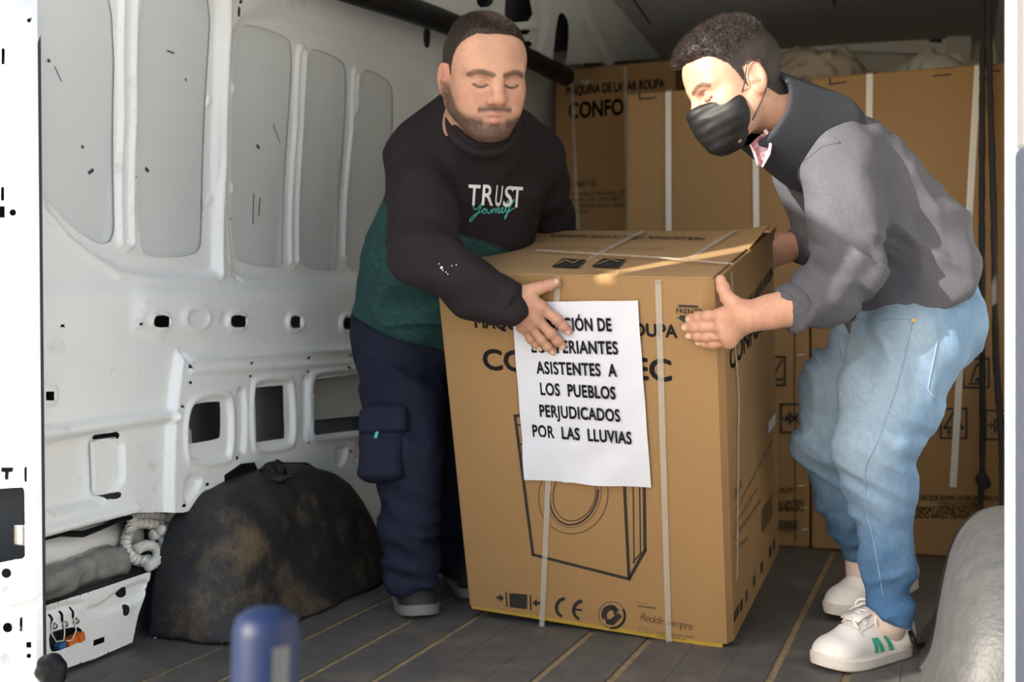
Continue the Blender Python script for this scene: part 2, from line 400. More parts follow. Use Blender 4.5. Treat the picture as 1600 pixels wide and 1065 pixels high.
for o in openings:                      # the outer skin seen through the five openings, one panel each
    p = W(*o); lo = p.min(0) - 0.03; hi = p.max(0) + 0.03; n = 9; V = []
    for i in range(n):
        for j in range(n):
            u, v = lo[0] + (hi[0] - lo[0]) * i / (n - 1), lo[1] + (hi[1] - lo[1]) * j / (n - 1)
            bow = 0.008 * (1 - (2 * i / (n - 1) - 1) ** 2)
            V.append((float(w_of(v)) - 0.030 + bow, u, v))
    mesh_obj('outer_panel', V, [(i * n + j, i * n + n + j, i * n + n + j + 1, i * n + j + 1) for i in range(n - 1) for j in range(n - 1)], M_skin_panel, wall_left, smooth=True)
def wp_off(px, py, o_): q = wpx(px, py); return np.array([float(w_of(q[1])) + o_, q[0], q[1]])
for a_, b_, w2 in (((406, 302), (405, 350), .0022), ((416, 308), (414, 336), .0028), ((411, 226), (415, 231), .008), ((437, 194), (447, 222), .0015), ((150, 270), (157, 264), .007), ((238, 262), (243, 267), .008), ((87, 92), (90, 95), .006), ((97, 102), (108, 126), .0014), ((139, 227), (142, 230), .005), ((300, 122), (302, 125), .004), ((272, 78), (283, 82), .003)):
    a3, b3 = wp_off(*a_, -.0195), wp_off(*b_, -.0195); MB().ribbon([a3, (a3 + b3) / 2, b3], nrm(np.cross(b3 - a3, [1., 0, 0])), w2, (1, 0, 0), .0006).obj('scuff', M_dark, wall_left)
# outer skin behind everything, closing the cavity
V = []; zs = np.linspace(-0.02, 1.95, 14)
for z in zs:
    for y in (1.60, 5.2): V.append((float(w_of(z)) - 0.13, y, z))
mesh_obj('outer_skin', V, [(2 * i, 2 * i + 1, 2 * i + 3, 2 * i + 2) for i in range(len(zs) - 1)], M_cavity, wall_left, smooth=True)
# plates and fittings seen in the lower holes
def wq(mb, pts, off, th=0.004):         # flat plate parallel to the wall
    p = W(*pts); a = np.array([(XW + off, y, z) for y, z in p]); b = a - [th, 0, 0]; n = len(p)
    mb.add(np.vstack([a, b]), [tuple(range(n)), tuple(range(2 * n - 1, n - 1, -1))] + [(i, i + n, (i + 1) % n + n, (i + 1) % n) for i in range(n)])
    return mb
wq(MB(), [(500, 598), (600, 580), (600, 648), (500, 658)], -0.05).obj('inner_plate', M_skin_panel, wall_left)
m_ = MB(); pl = W((288, 693), (288, 672), (300, 664), (314, 672), (316, 693))
m_.add(np.vstack([[(XW - 0.03, y, z) for y, z in pl], [(XW - 0.06, y, z) for y, z in pl]]), [(0, 1, 2, 3, 4), (9, 8, 7, 6, 5)] + [(i, i + 5, (i + 1) % 5 + 5, (i + 1) % 5) for i in range(5)]).obj('inner_bracket', M_skin_panel, wall_left)
wq(MB(), [(144, 690), (152, 686), (178, 682), (178, 769), (152, 773), (147, 768)], 0.006, 0.012).obj('hinge_plate', M_white, wall_left)
# far cargo partition frame: vertical post in the gap behind the person
# --- left rear pillar with its slots
PY = 1.75
def ppx(px, py): # pixel -> (X, Z) on the pillar's inner face, which slants from X=-1.66 at Y=1.75 outward to Y=1.30
    q = on(px, py, np.array([-1.655, PY, 0]), nrm([0.62, -0.78, 0]))
    return np.array([(q - [-1.655, PY, 0]) @ nrm([-0.78, -0.62, 0]), q[2]])
PU = nrm([-0.78, -0.62, 0]); PN = nrm([0.62, -0.78, 0])
def pil_world(uv, off): return np.array([-1.655, PY, 0]) + uv[:, :1] * PU + uv[:, 1:] * np.array([0, 0, 1.]) + off[:, None] * PN
def PW(*pts): return np.array([ppx(*p) for p in pts])
def prect(x, y, w, h): return PW((x - w / 2, y - h / 2), (x + w / 2, y - h / 2), (x + w / 2, y + h / 2), (x - w / 2, y + h / 2))
def pcirc(x, y, r, n=12): return PW(*[(x + r * math.cos(2 * math.pi * k / n), y + r * math.sin(2 * math.pi * k / n)) for k in range(n)])
edge_top, edge_bot = ppx(44, 0), ppx(62, 1065)
ph = [(prect(5, 88, 5, 25), 0), (prect(4, 303, 5, 22), 0), (prect(3, 331, 9, 18), 0), (prect(40, 741, 4, 24), 0), (prect(33, 975, 4.5, 23), 0), (prect(45, 1007, 8, 9), 0),
      (pcirc(20, 332, 5.5), 1), (pcirc(10, 895, 8), 1), (pcirc(12, 980, 8), 1), (pcirc(45, 1024, 4), 1), (pcirc(45, 32, 3.5), 1),
      (PW((2, 730), (21, 730), (20, 737), (14, 737), (13, 749), (7, 749), (8, 737), (2, 737)), 0),
      (PW((-30, 768), (0, 764), (36, 761), (38, 766), (39, 868), (36, 872), (-30, 886)), 0)]
pf = [f_poly(pcirc(13, 923, 7), -0.006, 0.003, 1), f_poly(pcirc(12, 1030, 8), -0.006, 0.003, 1), f_poly(pcirc(2, 175, 6), -0.006, 0.003, 1),
      f_ridge(PW((-40, 972), (0, 957), (62, 938)), -0.006, 0.006), f_poly(PW((-30, 757), (42, 753), (44, 872), (-30, 893)), -0.006, 0.005, 1)]
u_e = max(0.0, min(edge_top[0], edge_bot[0]))
pillar = sheet('trim_1', pil_world, 0.0, 0.46, -0.1, 1.95, 0.005, pf, ph, M_pillar, kind='structure')
m_ = MB()                               # return edge and hidden back of the pillar
a = np.array([-1.655, PY, -0.1]); 
for off_, s_ in ((0.0, 1),):
    m_.add([a, a + [0, 0, 2.05], a + [-0.11, 0.06, 2.05], a + [-0.11, 0.06, 0]], [(0, 1, 2, 3)])
m_.obj('return_edge', M_pillar, pillar)
m_ = MB(); m_.add([a - PN * .07, a - PN * .07 + [0, 0, 2.05], a - PN * .07 + PU * .46 + [0, 0, 2.05], a - PN * .07 + PU * .46], [(0, 1, 2, 3)]); m_.obj('pillar_back', M_dark, pillar)
m_ = MB(); c0 = pil_world(PW((30, 838)), np.array([-0.02]))[0]
m_.box(c0, (0.012, 0.006, 0.02), bev=.003); m_.tube([c0 + PU * -.004 + [0, 0, -.012], c0 - PN * .02], 0.008); m_.obj('latch_striker', mat('striker_steel', (.45, .45, .46), .35, .8), pillar)
# --- unseen left door added to shade the carton, slot shaped for the sun streak
door = empty('unseen_shade_door', (-1.72, 1.2, -0.2), kind='structure')
DX, DY0, DY1, DZ0, DZ1 = -1.735, 0.33, 1.646, -0.2, 1.93
BTOP, NTOP = np.array([-1.095, 2.378, 0.851]), np.array([0.0200, -0.2662, 0.9637])
def to_door(px, py):
    q = on(px, py, BTOP, NTOP); s = np.array(SUN_TRAVEL); t = (q[0] - DX) / s[0]; w = q - s * t; return w[1], w[2]
slot = [to_door(*q) for q in ((913, 432.5), (945, 432.5), (1188, 389), (1180, 380))]
cen = np.mean(slot, 0); slot.sort(key=lambda q: math.atan2(q[1] - cen[1], q[0] - cen[0])); outer = [(DY0, DZ0), (DY1, DZ0), (DY1, DZ1), (DY0, DZ1)]
k0 = min(range(4), key=lambda k: sum((slot[(i + k) % 4][0] - outer[i][0]) ** 2 + (slot[(i + k) % 4][1] - outer[i][1]) ** 2 for i in range(4))); slot = slot[k0:] + slot[:k0]
V = [(DX + dx, y, z) for dx in (-.004, .004) for y, z in outer + slot]; F = []
for i in range(4):
    j = (i + 1) % 4; F += [(i, j, 4 + j, 4 + i), (8 + i, 12 + i, 12 + j, 8 + j), (i, 8 + i, 8 + j, j), (4 + i, 4 + j, 12 + j, 12 + i)]
mesh_obj('shade_door_panel', V, F, M_pillar, door)
door2 = empty('door_2', (0.27, 1.1, -0.2), kind='structure')
MB().box((0.285, 1.02, 0.82), (0.02, 0.42, 1.02), bev=0.012).obj('door_leaf', M_pillar, door2)
# --- right rear pillar / door edge, near the camera
rp = empty('trim_2', (0.12, 1.62, -0.1), kind='structure')
def pcol(d, x0, x1, dep, z0, z1, name, m, bev=0.006):
    a = P(x0, 600, d + dep); b = P(x1, 600, d + dep); rt = nrm(R[0] * np.array([1, 1, 0])); fw = nrm(R[2] * np.array([1, 1, 0]))
    c = (a + b) / 2; c = np.array([c[0], c[1], (z0 + z1) / 2]) - fw * dep / 2
    return MB().box(c, (np.linalg.norm(b - a) / 2, dep / 2, (z1 - z0) / 2), np.array([rt, fw, [0, 0, 1]]), bev).obj(name, m, rp, smooth=False)
pcol(1.72, 1568, 1690, 0.03, -0.1, 1.95, 'pillar_edge', M_pillar)
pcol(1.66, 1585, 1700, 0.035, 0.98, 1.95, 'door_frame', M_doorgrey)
pcol(1.60, 1580, 1700, 0.08, -0.1, 0.98, 'shaded_door_edge', M_bluegrey, 0.012)  # lower door edge, its shade put into the dark colour
# --- right wall, roof, bulkhead
def wr_of(z): return 0.30 - 0.45 * (w_of(z) - XW)
V = []; zs = np.linspace(-0.02, 1.95, 12); ys = np.linspace(1.72, 5.2, 20)
for z in zs:
    for y in ys: V.append((float(wr_of(z)), y, z))
n = len(ys); wr = mesh_obj('wall_right', V, [(i * n + j, i * n + j + 1, i * n + n + j + 1, i * n + n + j) for i in range(len(zs) - 1) for j in range(n - 1)], M_frame, smooth=True, kind='structure')
for y in (2.2, 3.05, 3.62):
    m_ = MB(); pts = [(float(wr_of(z)) - 0.012, y, z) for z in np.linspace(0.5, 1.9, 12)]; m_.ribbon(pts, (0, 1, 0), 0.09, (-1, 0, 0), 0.03); m_.obj('wall_rib', M_white, wr)
MB().box((0.262, 3.42, 0.44), (0.035, 0.30, 0.24), bev=.02).obj('lower_panel', M_white, wr)
# ceiling
V = []; xs = np.linspace(-1.55, 0.3, 9); ys = np.linspace(1.72, 5.2, 17)
for x in xs:
    for y in ys: V.append((x, y, 1.93 + 0.03 * math.cos((x + .7) * 1.7) - 0.03 * max(0, y - 4.2)))
n = len(ys); ceil = mesh_obj('ceiling', V, [(i * n + j, i * n + j + 1, i * n + n + j + 1, i * n + n + j) for i in range(len(xs) - 1) for j in range(n - 1)], M_headliner, smooth=True, kind='structure')
for y in (2.0, 2.9, 3.72):
    MB().box((-.7, y, 1.925), (0.85, 0.045, 0.02), bev=.01).obj('roof_bow', M_frame, ceil)
for x in (-1.06, -0.36):
    m_ = MB(); m_.tube([(x, 3.8, 1.935), (x - .02, 4.1, 1.93), (x - .03, 4.4, 1.915)], .004, 6); m_.obj('liner_seam', M_blackmatt, ceil)
MB().box((-0.7, 1.76, 1.98), (1.05, 0.05, 0.08), bev=.02).obj('rear_header', M_pillar, ceil)
# outer shell so no light leaks in
MB().box((-0.75, 3.47, 2.06), (1.25, 1.75, 0.02)).obj('roof_skin', M_pillar, ceil)
MB().box((0.46, 3.4, 0.9), (0.02, 1.85, 1.15)).obj('side_skin', M_pillar, wr)
# bulkhead with beams
bk = MB().box((-0.75, 5.16, 0.95), (1.2, 0.02, 1.05)).obj('wall_back', M_frame, kind='structure')
def bp(px, py): return on(px, py, np.array([0, 5.11, 0]), np.array([0, 1., 0]))
def bstrip(name, pts, th, m):
    p = np.array([bp(*q) for q in pts]); n = len(p); b = p - [0, th, 0]
    return MB().add(np.vstack([p, b]), [tuple(range(n)), tuple(range(2 * n - 1, n - 1, -1))] + [(i, i + n, (i + 1) % n + n, (i + 1) % n) for i in range(n)]).obj(name, m, bk)
bstrip('upper_beam', [(945, 100), (1010, 84), (1080, 74), (1300, 58), (1478, 52), (1478, 38), (1400, 34), (1300, 40), (1080, 58), (965, 82)], 0.05, M_frame)
bstrip('beam_face', [(945, 102), (1080, 76), (1300, 60), (1478, 54), (1478, 88), (1300, 80), (1080, 96), (945, 125)], 0.03, M_white)
for sl in ([(1290, 60), (1350, 57), (1350, 62), (1290, 65)], [(1452, 62), (1472, 64), (1472, 70), (1452, 68)], [(1376, 60), (1388, 59), (1388, 63), (1376, 64)]):
    bstrip('slot', sl, 0.034, M_dark)
bstrip('corner_post', [(1478, 0), (1520, 0), (1515, 130), (1478, 130)], 0.06, M_frame)
# cant panel above the pipe, upper left, with cut-outs
CO = np.array([-1.46, 2.2, 1.60]); CVv = nrm([0.45, 0, 0.55]); CU = np.array([0, 1., 0]); CN = nrm(np.cross(CU, CVv)); CN = CN if CN[0] > 0 else -CN
def cpx(px, py): q = on(px, py, CO, CN); return np.array([(q - CO) @ CU, (q - CO) @ CVv])
def CW(*pts): return np.array([cpx(*p) for p in pts])
def cw_world(uv, off): return CO + uv[:, :1] * CU + uv[:, 1:] * CVv + off[:, None] * CN
ch = [(CW((862, 105), (870, 30), (876, 18), (884, 24), (890, 42), (884, 108), (872, 112)), 2), (CW((790, -10), (826, -10), (834, 32), (800, 36), (788, 30)), 1),
      (CW((812, 46), (828, 46), (828, 54), (812, 54)), 1), (CW((814, 63), (832, 65), (830, 74), (814, 72)), 1), (CW((745, -12), (770, -12), (770, 10), (745, 12)), 1)]
k0, k1 = CW((600, -12), (868, 104)); ch.append((np.array([[k0[0] - 1, k0[1]], k0, k1, [k1[0] + 1.5, k1[1] + .02], [k1[0] + 1.5, -1], [k0[0] - 1, -1]]), 0))
ch.append((CW((840, 106), (866, 102), (960, 96), (1040, 91), (1040, 125), (840, 125)), 0))
cf = [f_ridge(CW((846, -10), (850, 40), (838, 90)), -0.02, 0.02), f_ridge(CW((900, -10), (915, 30), (950, 95)), 0.03, 0.03), f_ridge(CW((780, 40), (840, 42)), 0.012, 0.012)]
sheet('trim_3', cw_world, -0.5, 2.9, 0.0, 0.52, 0.010, cf, ch, M_frame, kind='structure')
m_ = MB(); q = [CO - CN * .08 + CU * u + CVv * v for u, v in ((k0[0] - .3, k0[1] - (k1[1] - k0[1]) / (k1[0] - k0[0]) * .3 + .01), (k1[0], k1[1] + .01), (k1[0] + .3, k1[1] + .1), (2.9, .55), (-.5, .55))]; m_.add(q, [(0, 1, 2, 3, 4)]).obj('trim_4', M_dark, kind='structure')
# black pipe along the cant rail
pa, pb = P(560, -12, 2.98), P(880, 118, 4.40); pp = [pa + (pb - pa) * t + np.array([0, 0, 0.02 * math.sin(math.pi * t)]) for t in np.linspace(-.35, 1.02, 14)]
pipe = MB().tube(pp, 0.036, 14).obj('roof_pipe', M_black, smooth=True, base=pp[0], label='long black pipe running under the roof edge above the left van wall', cat='pipe')
for t in (2, 8):
    pass

# --- floor: rubber mat made of long strips with dusty joints between them
floor = MB().box((-0.75, 3.4, -0.035), (1.3, 1.72, 0.03)).obj('floor', M_groove, kind='structure')
gx = [-1.85, -1.545, -1.40, -1.243, -1.10, -0.79, -0.645, -0.34, -0.195, 0.105, 0.26]
for a_, b_ in zip(gx[:-1], gx[1:]):
    g = 0.0085
    MB().box(((a_ + b_) / 2, 3.42, -0.003), ((b_ - a_) / 2 - g, 1.70, 0.003), bev=0.002).obj('floor_strip', M_floor, floor)
    for k in (1, 2):
        if b_ - a_ > .25:
            x = a_ + (b_ - a_) * k / 3; MB().box((x, 3.42, 0.0002), (0.004, 1.70, 0.0008)).obj('rib', M_floor, floor)
# ================================================================== IMPLICIT SURFACES (bodies, clothes, rubber arches, cloth)
def hash3(i, j, k, seed):
    n = (i * 374761393 + j * 668265263 + k * 2147483647 + seed * 1274126177) & 0xffffffff
    n = ((n ^ (n >> 13)) * 1274126177) & 0xffffffff
    return ((n ^ (n >> 16)) & 0xffff) / 65535.0 * 2 - 1
def vnoise(p, seed=0):
    p = np.asarray(p, float); i = np.floor(p).astype(np.int64); f = p - i; f = f * f * (3 - 2 * f); r_ = 0
    for a in (0, 1):
        for b in (0, 1):
            for c in (0, 1):
                w = (f[:, 0] if a else 1 - f[:, 0]) * (f[:, 1] if b else 1 - f[:, 1]) * (f[:, 2] if c else 1 - f[:, 2])
                r_ = r_ + w * hash3(i[:, 0] + a, i[:, 1] + b, i[:, 2] + c, seed)
    return r_
class Prim:
    def __init__(s, f, lo, hi, k=0.02, op='u'): s.f = f; s.lo = np.asarray(lo, float); s.hi = np.asarray(hi, float); s.k = k; s.op = op
def rcone(a, b, ra, rb, k=0.02, op='u', flat=None, fs=1.0):
    """tapered capsule; flat = direction squashed by factor fs (<1 thinner)"""
    a = np.asarray(a, float); b = np.asarray(b, float); ba = b - a; L2 = ba @ ba + 1e-12
    fl = None if flat is None else nrm(flat)
    def f(p):
        q = p - a; t = np.clip(q @ ba / L2, 0, 1); q = q - t[:, None] * ba
        if fl is not None: q = q + (q @ fl)[:, None] * (1 / fs - 1) * fl
        d = np.sqrt((q * q).sum(1)) - (ra + (rb - ra) * t)
        return d if fl is None else d * (0.5 + 0.5 * fs)
    r_ = max(ra, rb); return Prim(f, np.minimum(a, b) - r_, np.maximum(a, b) + r_, k, op)
def ell(c, rad, A=None, k=0.02, op='u'):
    c = np.asarray(c, float); rad = np.asarray(rad, float); A = np.eye(3) if A is None else np.asarray(A, float)
    def f(p):
        q = (p - c) @ A.T; k0 = np.sqrt(((q / rad) ** 2).sum(1)); k1 = np.sqrt(((q / rad ** 2) ** 2).sum(1)) + 1e-9
        return np.where(k0 < 1e-4, -rad.min(), k0 * (k0 - 1) / k1)
    m = rad.max(); return Prim(f, c - m, c + m, k, op)
def loft(nodes, k=0.03, op='u', cap=0.6, pw=2.0):
    """nodes: (centre, side vector, half width, half depth). elliptical trunk section by section"""
    C = [np.asarray(n_[0], float) for n_ in nodes]; S = [nrm(n_[1]) for n_ in nodes]; A = [n_[2] for n_ in nodes]; B = [n_[3] for n_ in nodes]
    def f(p):
        best = np.full(len(p), 1e9)
        for i in range(len(C) - 1):
            ba = C[i + 1] - C[i]; L2 = ba @ ba; q = p - C[i]; t = np.clip(q @ ba / L2, 0, 1); q = q - t[:, None] * ba; dr = ba / math.sqrt(L2)
            sd = S[i] + (S[i + 1] - S[i]) * t[:, None]; sd = sd - (sd @ dr)[:, None] * dr; sd /= np.linalg.norm(sd, axis=1)[:, None]
            fw = np.cross(dr, sd); a = A[i] + (A[i + 1] - A[i]) * t; b = B[i] + (B[i + 1] - B[i]) * t; mn = np.minimum(a, b)
            e = (np.abs((q * sd).sum(1) / a) ** pw + np.abs((q * fw).sum(1) / b) ** pw + np.abs((q @ dr) / (mn * cap)) ** pw) ** (1 / pw)
            best = np.minimum(best, (e - 1) * mn)
        return best
    m = max(max(A), max(B)); c_ = np.array(C); return Prim(f, c_.min(0) - m, c_.max(0) + m, k, op)
def chain(pts, rad, k=0.02, **kw):
    return [rcone(a, b, ra, rb, k, **kw) for a, b, ra, rb in zip(pts[:-1], pts[1:], rad[:-1], rad[1:])]
def apply_op(d, e, k, op):
    if op == 'u': h = np.clip(1 - np.abs(d - e) / k, 0, 1); return np.minimum(d, e) - h * h * k * .25
    if op == 's': h = np.clip(1 - np.abs(d + e) / k, 0, 1); return np.maximum(d, -e) + h * h * k * .25
    h = np.clip(1 - np.abs(d - e) / k, 0, 1); return np.maximum(d, e) + h * h * k * .25
def eval_prims(prims, p):
    d = np.full(len(p), 1.0)
    for q in prims: d = apply_op(d, q.f(p), q.k, q.op)
    return d
CORN = np.array([(i, j, k) for i in (0, 1) for j in (0, 1) for k in (0, 1)])
def surfnet(prims, step, extra=None, lo=None, hi=None):
    if lo is None:
        lo = np.min([q.lo for q in prims if q.op == 'u'], 0) - 3 * step; hi = np.max([q.hi for q in prims if q.op == 'u'], 0) + 3 * step
    n = np.ceil((hi - lo) / step).astype(int) + 1
    G = np.full(n, 1.0); ax = [lo[i] + step * np.arange(n[i]) for i in range(3)]
    for q in prims:
        m = q.k + 2.5 * step
        i0 = np.clip(np.floor((q.lo - m - lo) / step).astype(int), 0, n); i1 = np.clip(np.ceil((q.hi + m - lo) / step).astype(int) + 1, 0, n)
        if q.op == 'i': i0 = np.zeros(3, int); i1 = n
        if (i1 <= i0).any(): continue
        sl = tuple(slice(a, b) for a, b in zip(i0, i1))
        g = np.stack(np.meshgrid(*[ax[t][sl[t]] for t in range(3)], indexing='ij'), -1).reshape(-1, 3)
        G[sl] = apply_op(G[sl].ravel(), q.f(g), q.k, q.op).reshape(G[sl].shape)
    if extra is not None:
        near = np.where(np.abs(G) < 4 * step); g = np.stack([ax[t][near[t]] for t in range(3)], 1); G[near] += extra(g)
    ins = G < 0; c = ins[:-1, :-1, :-1].astype(np.int8)
    tot = sum(ins[i:n[0] - 1 + i, j:n[1] - 1 + j, k:n[2] - 1 + k].astype(np.int8) for i, j, k in CORN)
    cell = np.stack(np.where((tot > 0) & (tot < 8)), 1); vid = -np.ones(n, np.int64); vid[tuple(cell.T)] = np.arange(len(cell))
    val = np.stack([G[tuple((cell + o).T)] for o in CORN], 1); acc = np.zeros((len(cell), 3)); cnt = np.zeros(len(cell))
    for a in range(8):
        for b in range(a + 1, 8):
            if np.abs(CORN[a] - CORN[b]).sum() != 1: continue
            m = (val[:, a] < 0) != (val[:, b] < 0); t = val[m, a] / (val[m, a] - val[m, b])
            acc[m] += CORN[a] + (CORN[b] - CORN[a]) * t[:, None]; cnt[m] += 1
    V = lo + step * (cell + acc / cnt[:, None]); F = []
    for axn in range(3):
        o = np.eye(3, dtype=int)[axn]; u = np.eye(3, dtype=int)[(axn + 1) % 3]; w = np.eye(3, dtype=int)[(axn + 2) % 3]
        s0 = ins[tuple(slice(0, n[t] - o[t]) for t in range(3))]; s1 = ins[tuple(slice(o[t], n[t]) for t in range(3))]
        e = np.stack(np.where(s0 != s1), 1); e = e[(e[:, (axn + 1) % 3] > 0) & (e[:, (axn + 2) % 3] > 0)]
        q = np.stack([vid[tuple((e - u - w).T)], vid[tuple((e - w).T)], vid[tuple(e.T)], vid[tuple((e - u).T)]], 1)
        fl = ~s0[tuple(e.T)]; q[fl] = q[fl][:, ::-1]; F.append(q[(q >= 0).all(1)])
    return V, np.concatenate(F)
def vnormals(V, F):
    a = np.cross(V[F[:, 2]] - V[F[:, 0]], V[F[:, 3]] - V[F[:, 1]]); N = np.zeros_like(V)
    for i in range(4): np.add.at(N, F[:, i], a)
    return N / (np.linalg.norm(N, axis=1)[:, None] + 1e-12)
def smooth(V, F, it=1, lam=0.5):
    for _ in range(it):
        S = np.zeros_like(V); c = np.zeros(len(V))
        for i in range(4):
            np.add.at(S, F[:, i], V[F[:, (i + 1) % 4]]); np.add.at(c, F[:, i], 1)
            np.add.at(S, F[:, i], V[F[:, (i - 1) % 4]]); np.add.at(c, F[:, i], 1)
        V = V + lam * (S / c[:, None] - V)
    return V
def set_color(o, colors, name='tint'):
    a = o.data.color_attributes.new(name, 'FLOAT_COLOR', 'POINT'); c = np.ones((len(colors), 4)); c[:, :3] = colors
    a.data.foreach_set('color', c.ravel())

# --- wheel arches: rubber-skinned humps with a flange at the floor
def arch(name, x_in, x_out, y0, y1, h, m, seed, flip):
    cy, hl = (y0 + y1) / 2, (y1 - y0) / 2
    def f(p):
        e = (np.abs((p[:, 1] - cy) / hl) ** 2.9 + np.abs(np.clip(p[:, 2], -1, 9) / h) ** 2.6) ** (1 / 2.7)
        d1 = (e - 1) * h * .8; d2 = (p[:, 0] - x_in) * flip - 0.05 * np.clip(1 - p[:, 2] / h, 0, 1) - .035 * np.exp(-np.clip(p[:, 2], 0, 1) / .022)
        k = 0.11; hh = np.clip(1 - np.abs(d1 - d2) / k, 0, 1); d = np.maximum(d1, d2) + hh * hh * k * .25
        d = d + (0.007 * vnoise(p * 9, seed) + 0.003 * vnoise(p * 24, seed + 1)) * (1 if flip > 0 else .3)
        return np.maximum(d, np.maximum(-(p[:, 2] - 0.002), (x_out - p[:, 0]) * flip))
    lo = np.array([min(x_in, x_out) - .09, y0 - .12, -0.02]); hi = np.array([max(x_in, x_out) + .09, y1 + .12, h + .08])
    V, F = surfnet([Prim(f, lo, hi, 1e-4)], 0.010, lo=lo, hi=hi)
    return V, F
V, F = arch('a', -1.555, -1.745, 2.17, 3.00, 0.350, None, 3, 1)
wheel_l = mesh_obj('wheel_arch', V, F, M_rubber, smooth=True, kind='structure', base=(-1.65, 2.57, 0))
V, F = arch('a', 0.015, 0.215, 2.06, 3.00, 0.335, None, 5, -1)
wheel_r = mesh_obj('wheel_arch', V, F, M_archgrey, smooth=True, kind='structure', base=(0.12, 2.57, 0))
wheel_l.name = 'trim_5'; wheel_r.name = 'trim_6'
# ================================================================== CARTONS
Rb = np.array([[0.9960, 0.0871, 0.0200], [-0.0787, 0.9607, -0.2662], [-0.0424, 0.2636, 0.9637]])
Rb[:, 0] = nrm(Rb[:, 0]); Rb[:, 1] = nrm(Rb[:, 1] - Rb[:, 0] * (Rb[:, 0] @ Rb[:, 1])); Rb[:, 2] = np.cross(Rb[:, 0], Rb[:, 1])
BO = np.array([-1.1120, 2.6043, 0.0265]); BW, BD, BH = 0.6611, 0.4922, 0.8512
def bx(x, y, z): return BO + Rb @ np.array([x, y, z], float)
FN, RN, TN = -Rb[:, 1], Rb[:, 0], Rb[:, 2]
def onF(px, py, off=0.0): return on(px, py, BO + FN * off, FN)
def onR(px, py): return on(px, py, bx(BW, 0, 0), RN)
def onT(px, py): return on(px, py, bx(0, 0, BH), TN)
main = empty('washing_machine_carton', bx(BW / 2, 0, 0) * [1, 1, 0], 'large brown washing machine carton tipped forward between the two men', 'carton', 'washing machine cartons')
prof = [(0.004, 0), (BW - 0.034, 0), (BW - 0.010, 0.006), (BW, 0.030), (BW, BD - .003), (BW - .003, BD), (0.003, BD), (0, BD - .003), (0, 0.004)]
m_ = MB(); nz_ = 14; V = []
for k in range(nz_ + 1):
    z = 0.006 + (BH - 0.006) * k / nz_
    for i, (x, y) in enumerate(prof):
        jit = 0.0
        V.append(bx(x, y, z + (0.005 * math.sin(x * 23 + y * 9) if k == 0 else 0)))
n = len(prof)
F = [(k * n + i, k * n + (i + 1) % n, (k + 1) * n + (i + 1) % n, (k + 1) * n + i) for k in range(nz_) for i in range(n)] + [tuple(range(n - 1, -1, -1)), tuple(nz_ * n + i for i in range(n))]
body_c = m_.add(V, F).obj('carton_body', M_card, main)
m_ = MB().box(bx(BW / 2 - .009, BD / 2, 0.012), (BW / 2 - 0.011, BD / 2 - .003, 0.018), Rb.T, 0.004); m_.obj('foam_base', M_foam, main, label='yellow foam edge showing under the carton')
# top flaps: front and back leaf, meeting at the dotted line; back right corner pushed up
def leaf(name, y0, y1, x0, x1, lift):
    n = 10; V = []
    for i in range(n + 1):
        for j in range(n + 1):
            x = x0 + (x1 - x0) * i / n; y = y0 + (y1 - y0) * j / n; V.append(bx(x, y, BH + 0.001 + lift(x, y)))
    V2 = [np.array(v) + TN * 0.003 for v in V]; m = (n + 1) ** 2; F = []
    for i in range(n):
        for j in range(n):
            a = i * (n + 1) + j; q = (a, a + n + 1, a + n + 2, a + 1); F += [tuple(t + m for t in q), q[::-1]]
    rim = [i * (n + 1) for i in range(n + 1)] + [n * (n + 1) + j for j in range(1, n + 1)] + [i * (n + 1) + n for i in range(n - 1, -1, -1)] + [j for j in range(n - 1, 0, -1)]
    for a, b in zip(rim, rim[1:] + rim[:1]): F.append((a, a + m, b + m, b))
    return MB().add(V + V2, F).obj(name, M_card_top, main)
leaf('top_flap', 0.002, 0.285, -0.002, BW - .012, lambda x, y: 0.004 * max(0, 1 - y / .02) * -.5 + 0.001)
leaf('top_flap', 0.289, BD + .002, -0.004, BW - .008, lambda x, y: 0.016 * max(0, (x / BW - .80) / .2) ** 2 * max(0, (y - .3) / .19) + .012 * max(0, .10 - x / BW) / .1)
m_ = MB()                               # right-hand top flap edge standing a little proud
m_.add([bx(BW + .001, 0.05, BH - .02), bx(BW + .001, BD, BH - .02), bx(BW + .010, BD, BH + .016), bx(BW + .004, 0.05, BH + .004)], [(0, 1, 2, 3)]); m_.obj('side_flap', M_card, main)
# straps
def strap(parent, pts, side, ns, w, m, name='strap'): return MB().ribbon(pts, side, w, ns, 0.0012).obj(name, m, parent)
tl = 0.0105
s1a, s1b, s1t = onF(1029, 443), onF(1046, 1012), onT(1150, 366)
s2a, s2b, s2t = onF(872, 438), onF(847, 982), onT(1006, 367)
for a, b, t in ((s1a, s1b, s1t), (s2a, s2b, s2t)):
    strap(main, [b + FN * .002, (a + b) / 2 + FN * .003, a + FN * .002], RN, FN, 0.0135, M_strap)
    strap(main, [a + FN * .003, a + FN * .003 + TN * .006, a - FN * .006 + TN * tl, (a + t) / 2 + TN * (tl + .001), t + TN * tl], RN, TN, 0.0135, M_strap)
q1, q2, q3 = onT(838, 399), onT(1027, 411), onT(1146, 421)
strap(main, [q1 + TN * .013, q2 + TN * .013, q3 + TN * .012], Rb[:, 1], TN, 0.010, M_strap)
r1 = bx(BW, (q3 - BO) @ Rb[:, 1], BH); strap(main, [r1 + RN * .002, onR(1152, 620) + RN * .003, onR(1150, 905) + RN * .002], Rb[:, 1], RN, 0.012, M_strap)
for p_ in (s1b, s2b): MB().box(p_ + FN * .002, (.009, .004, .006), Rb.T, .001).obj('strap_clip', M_black, main)
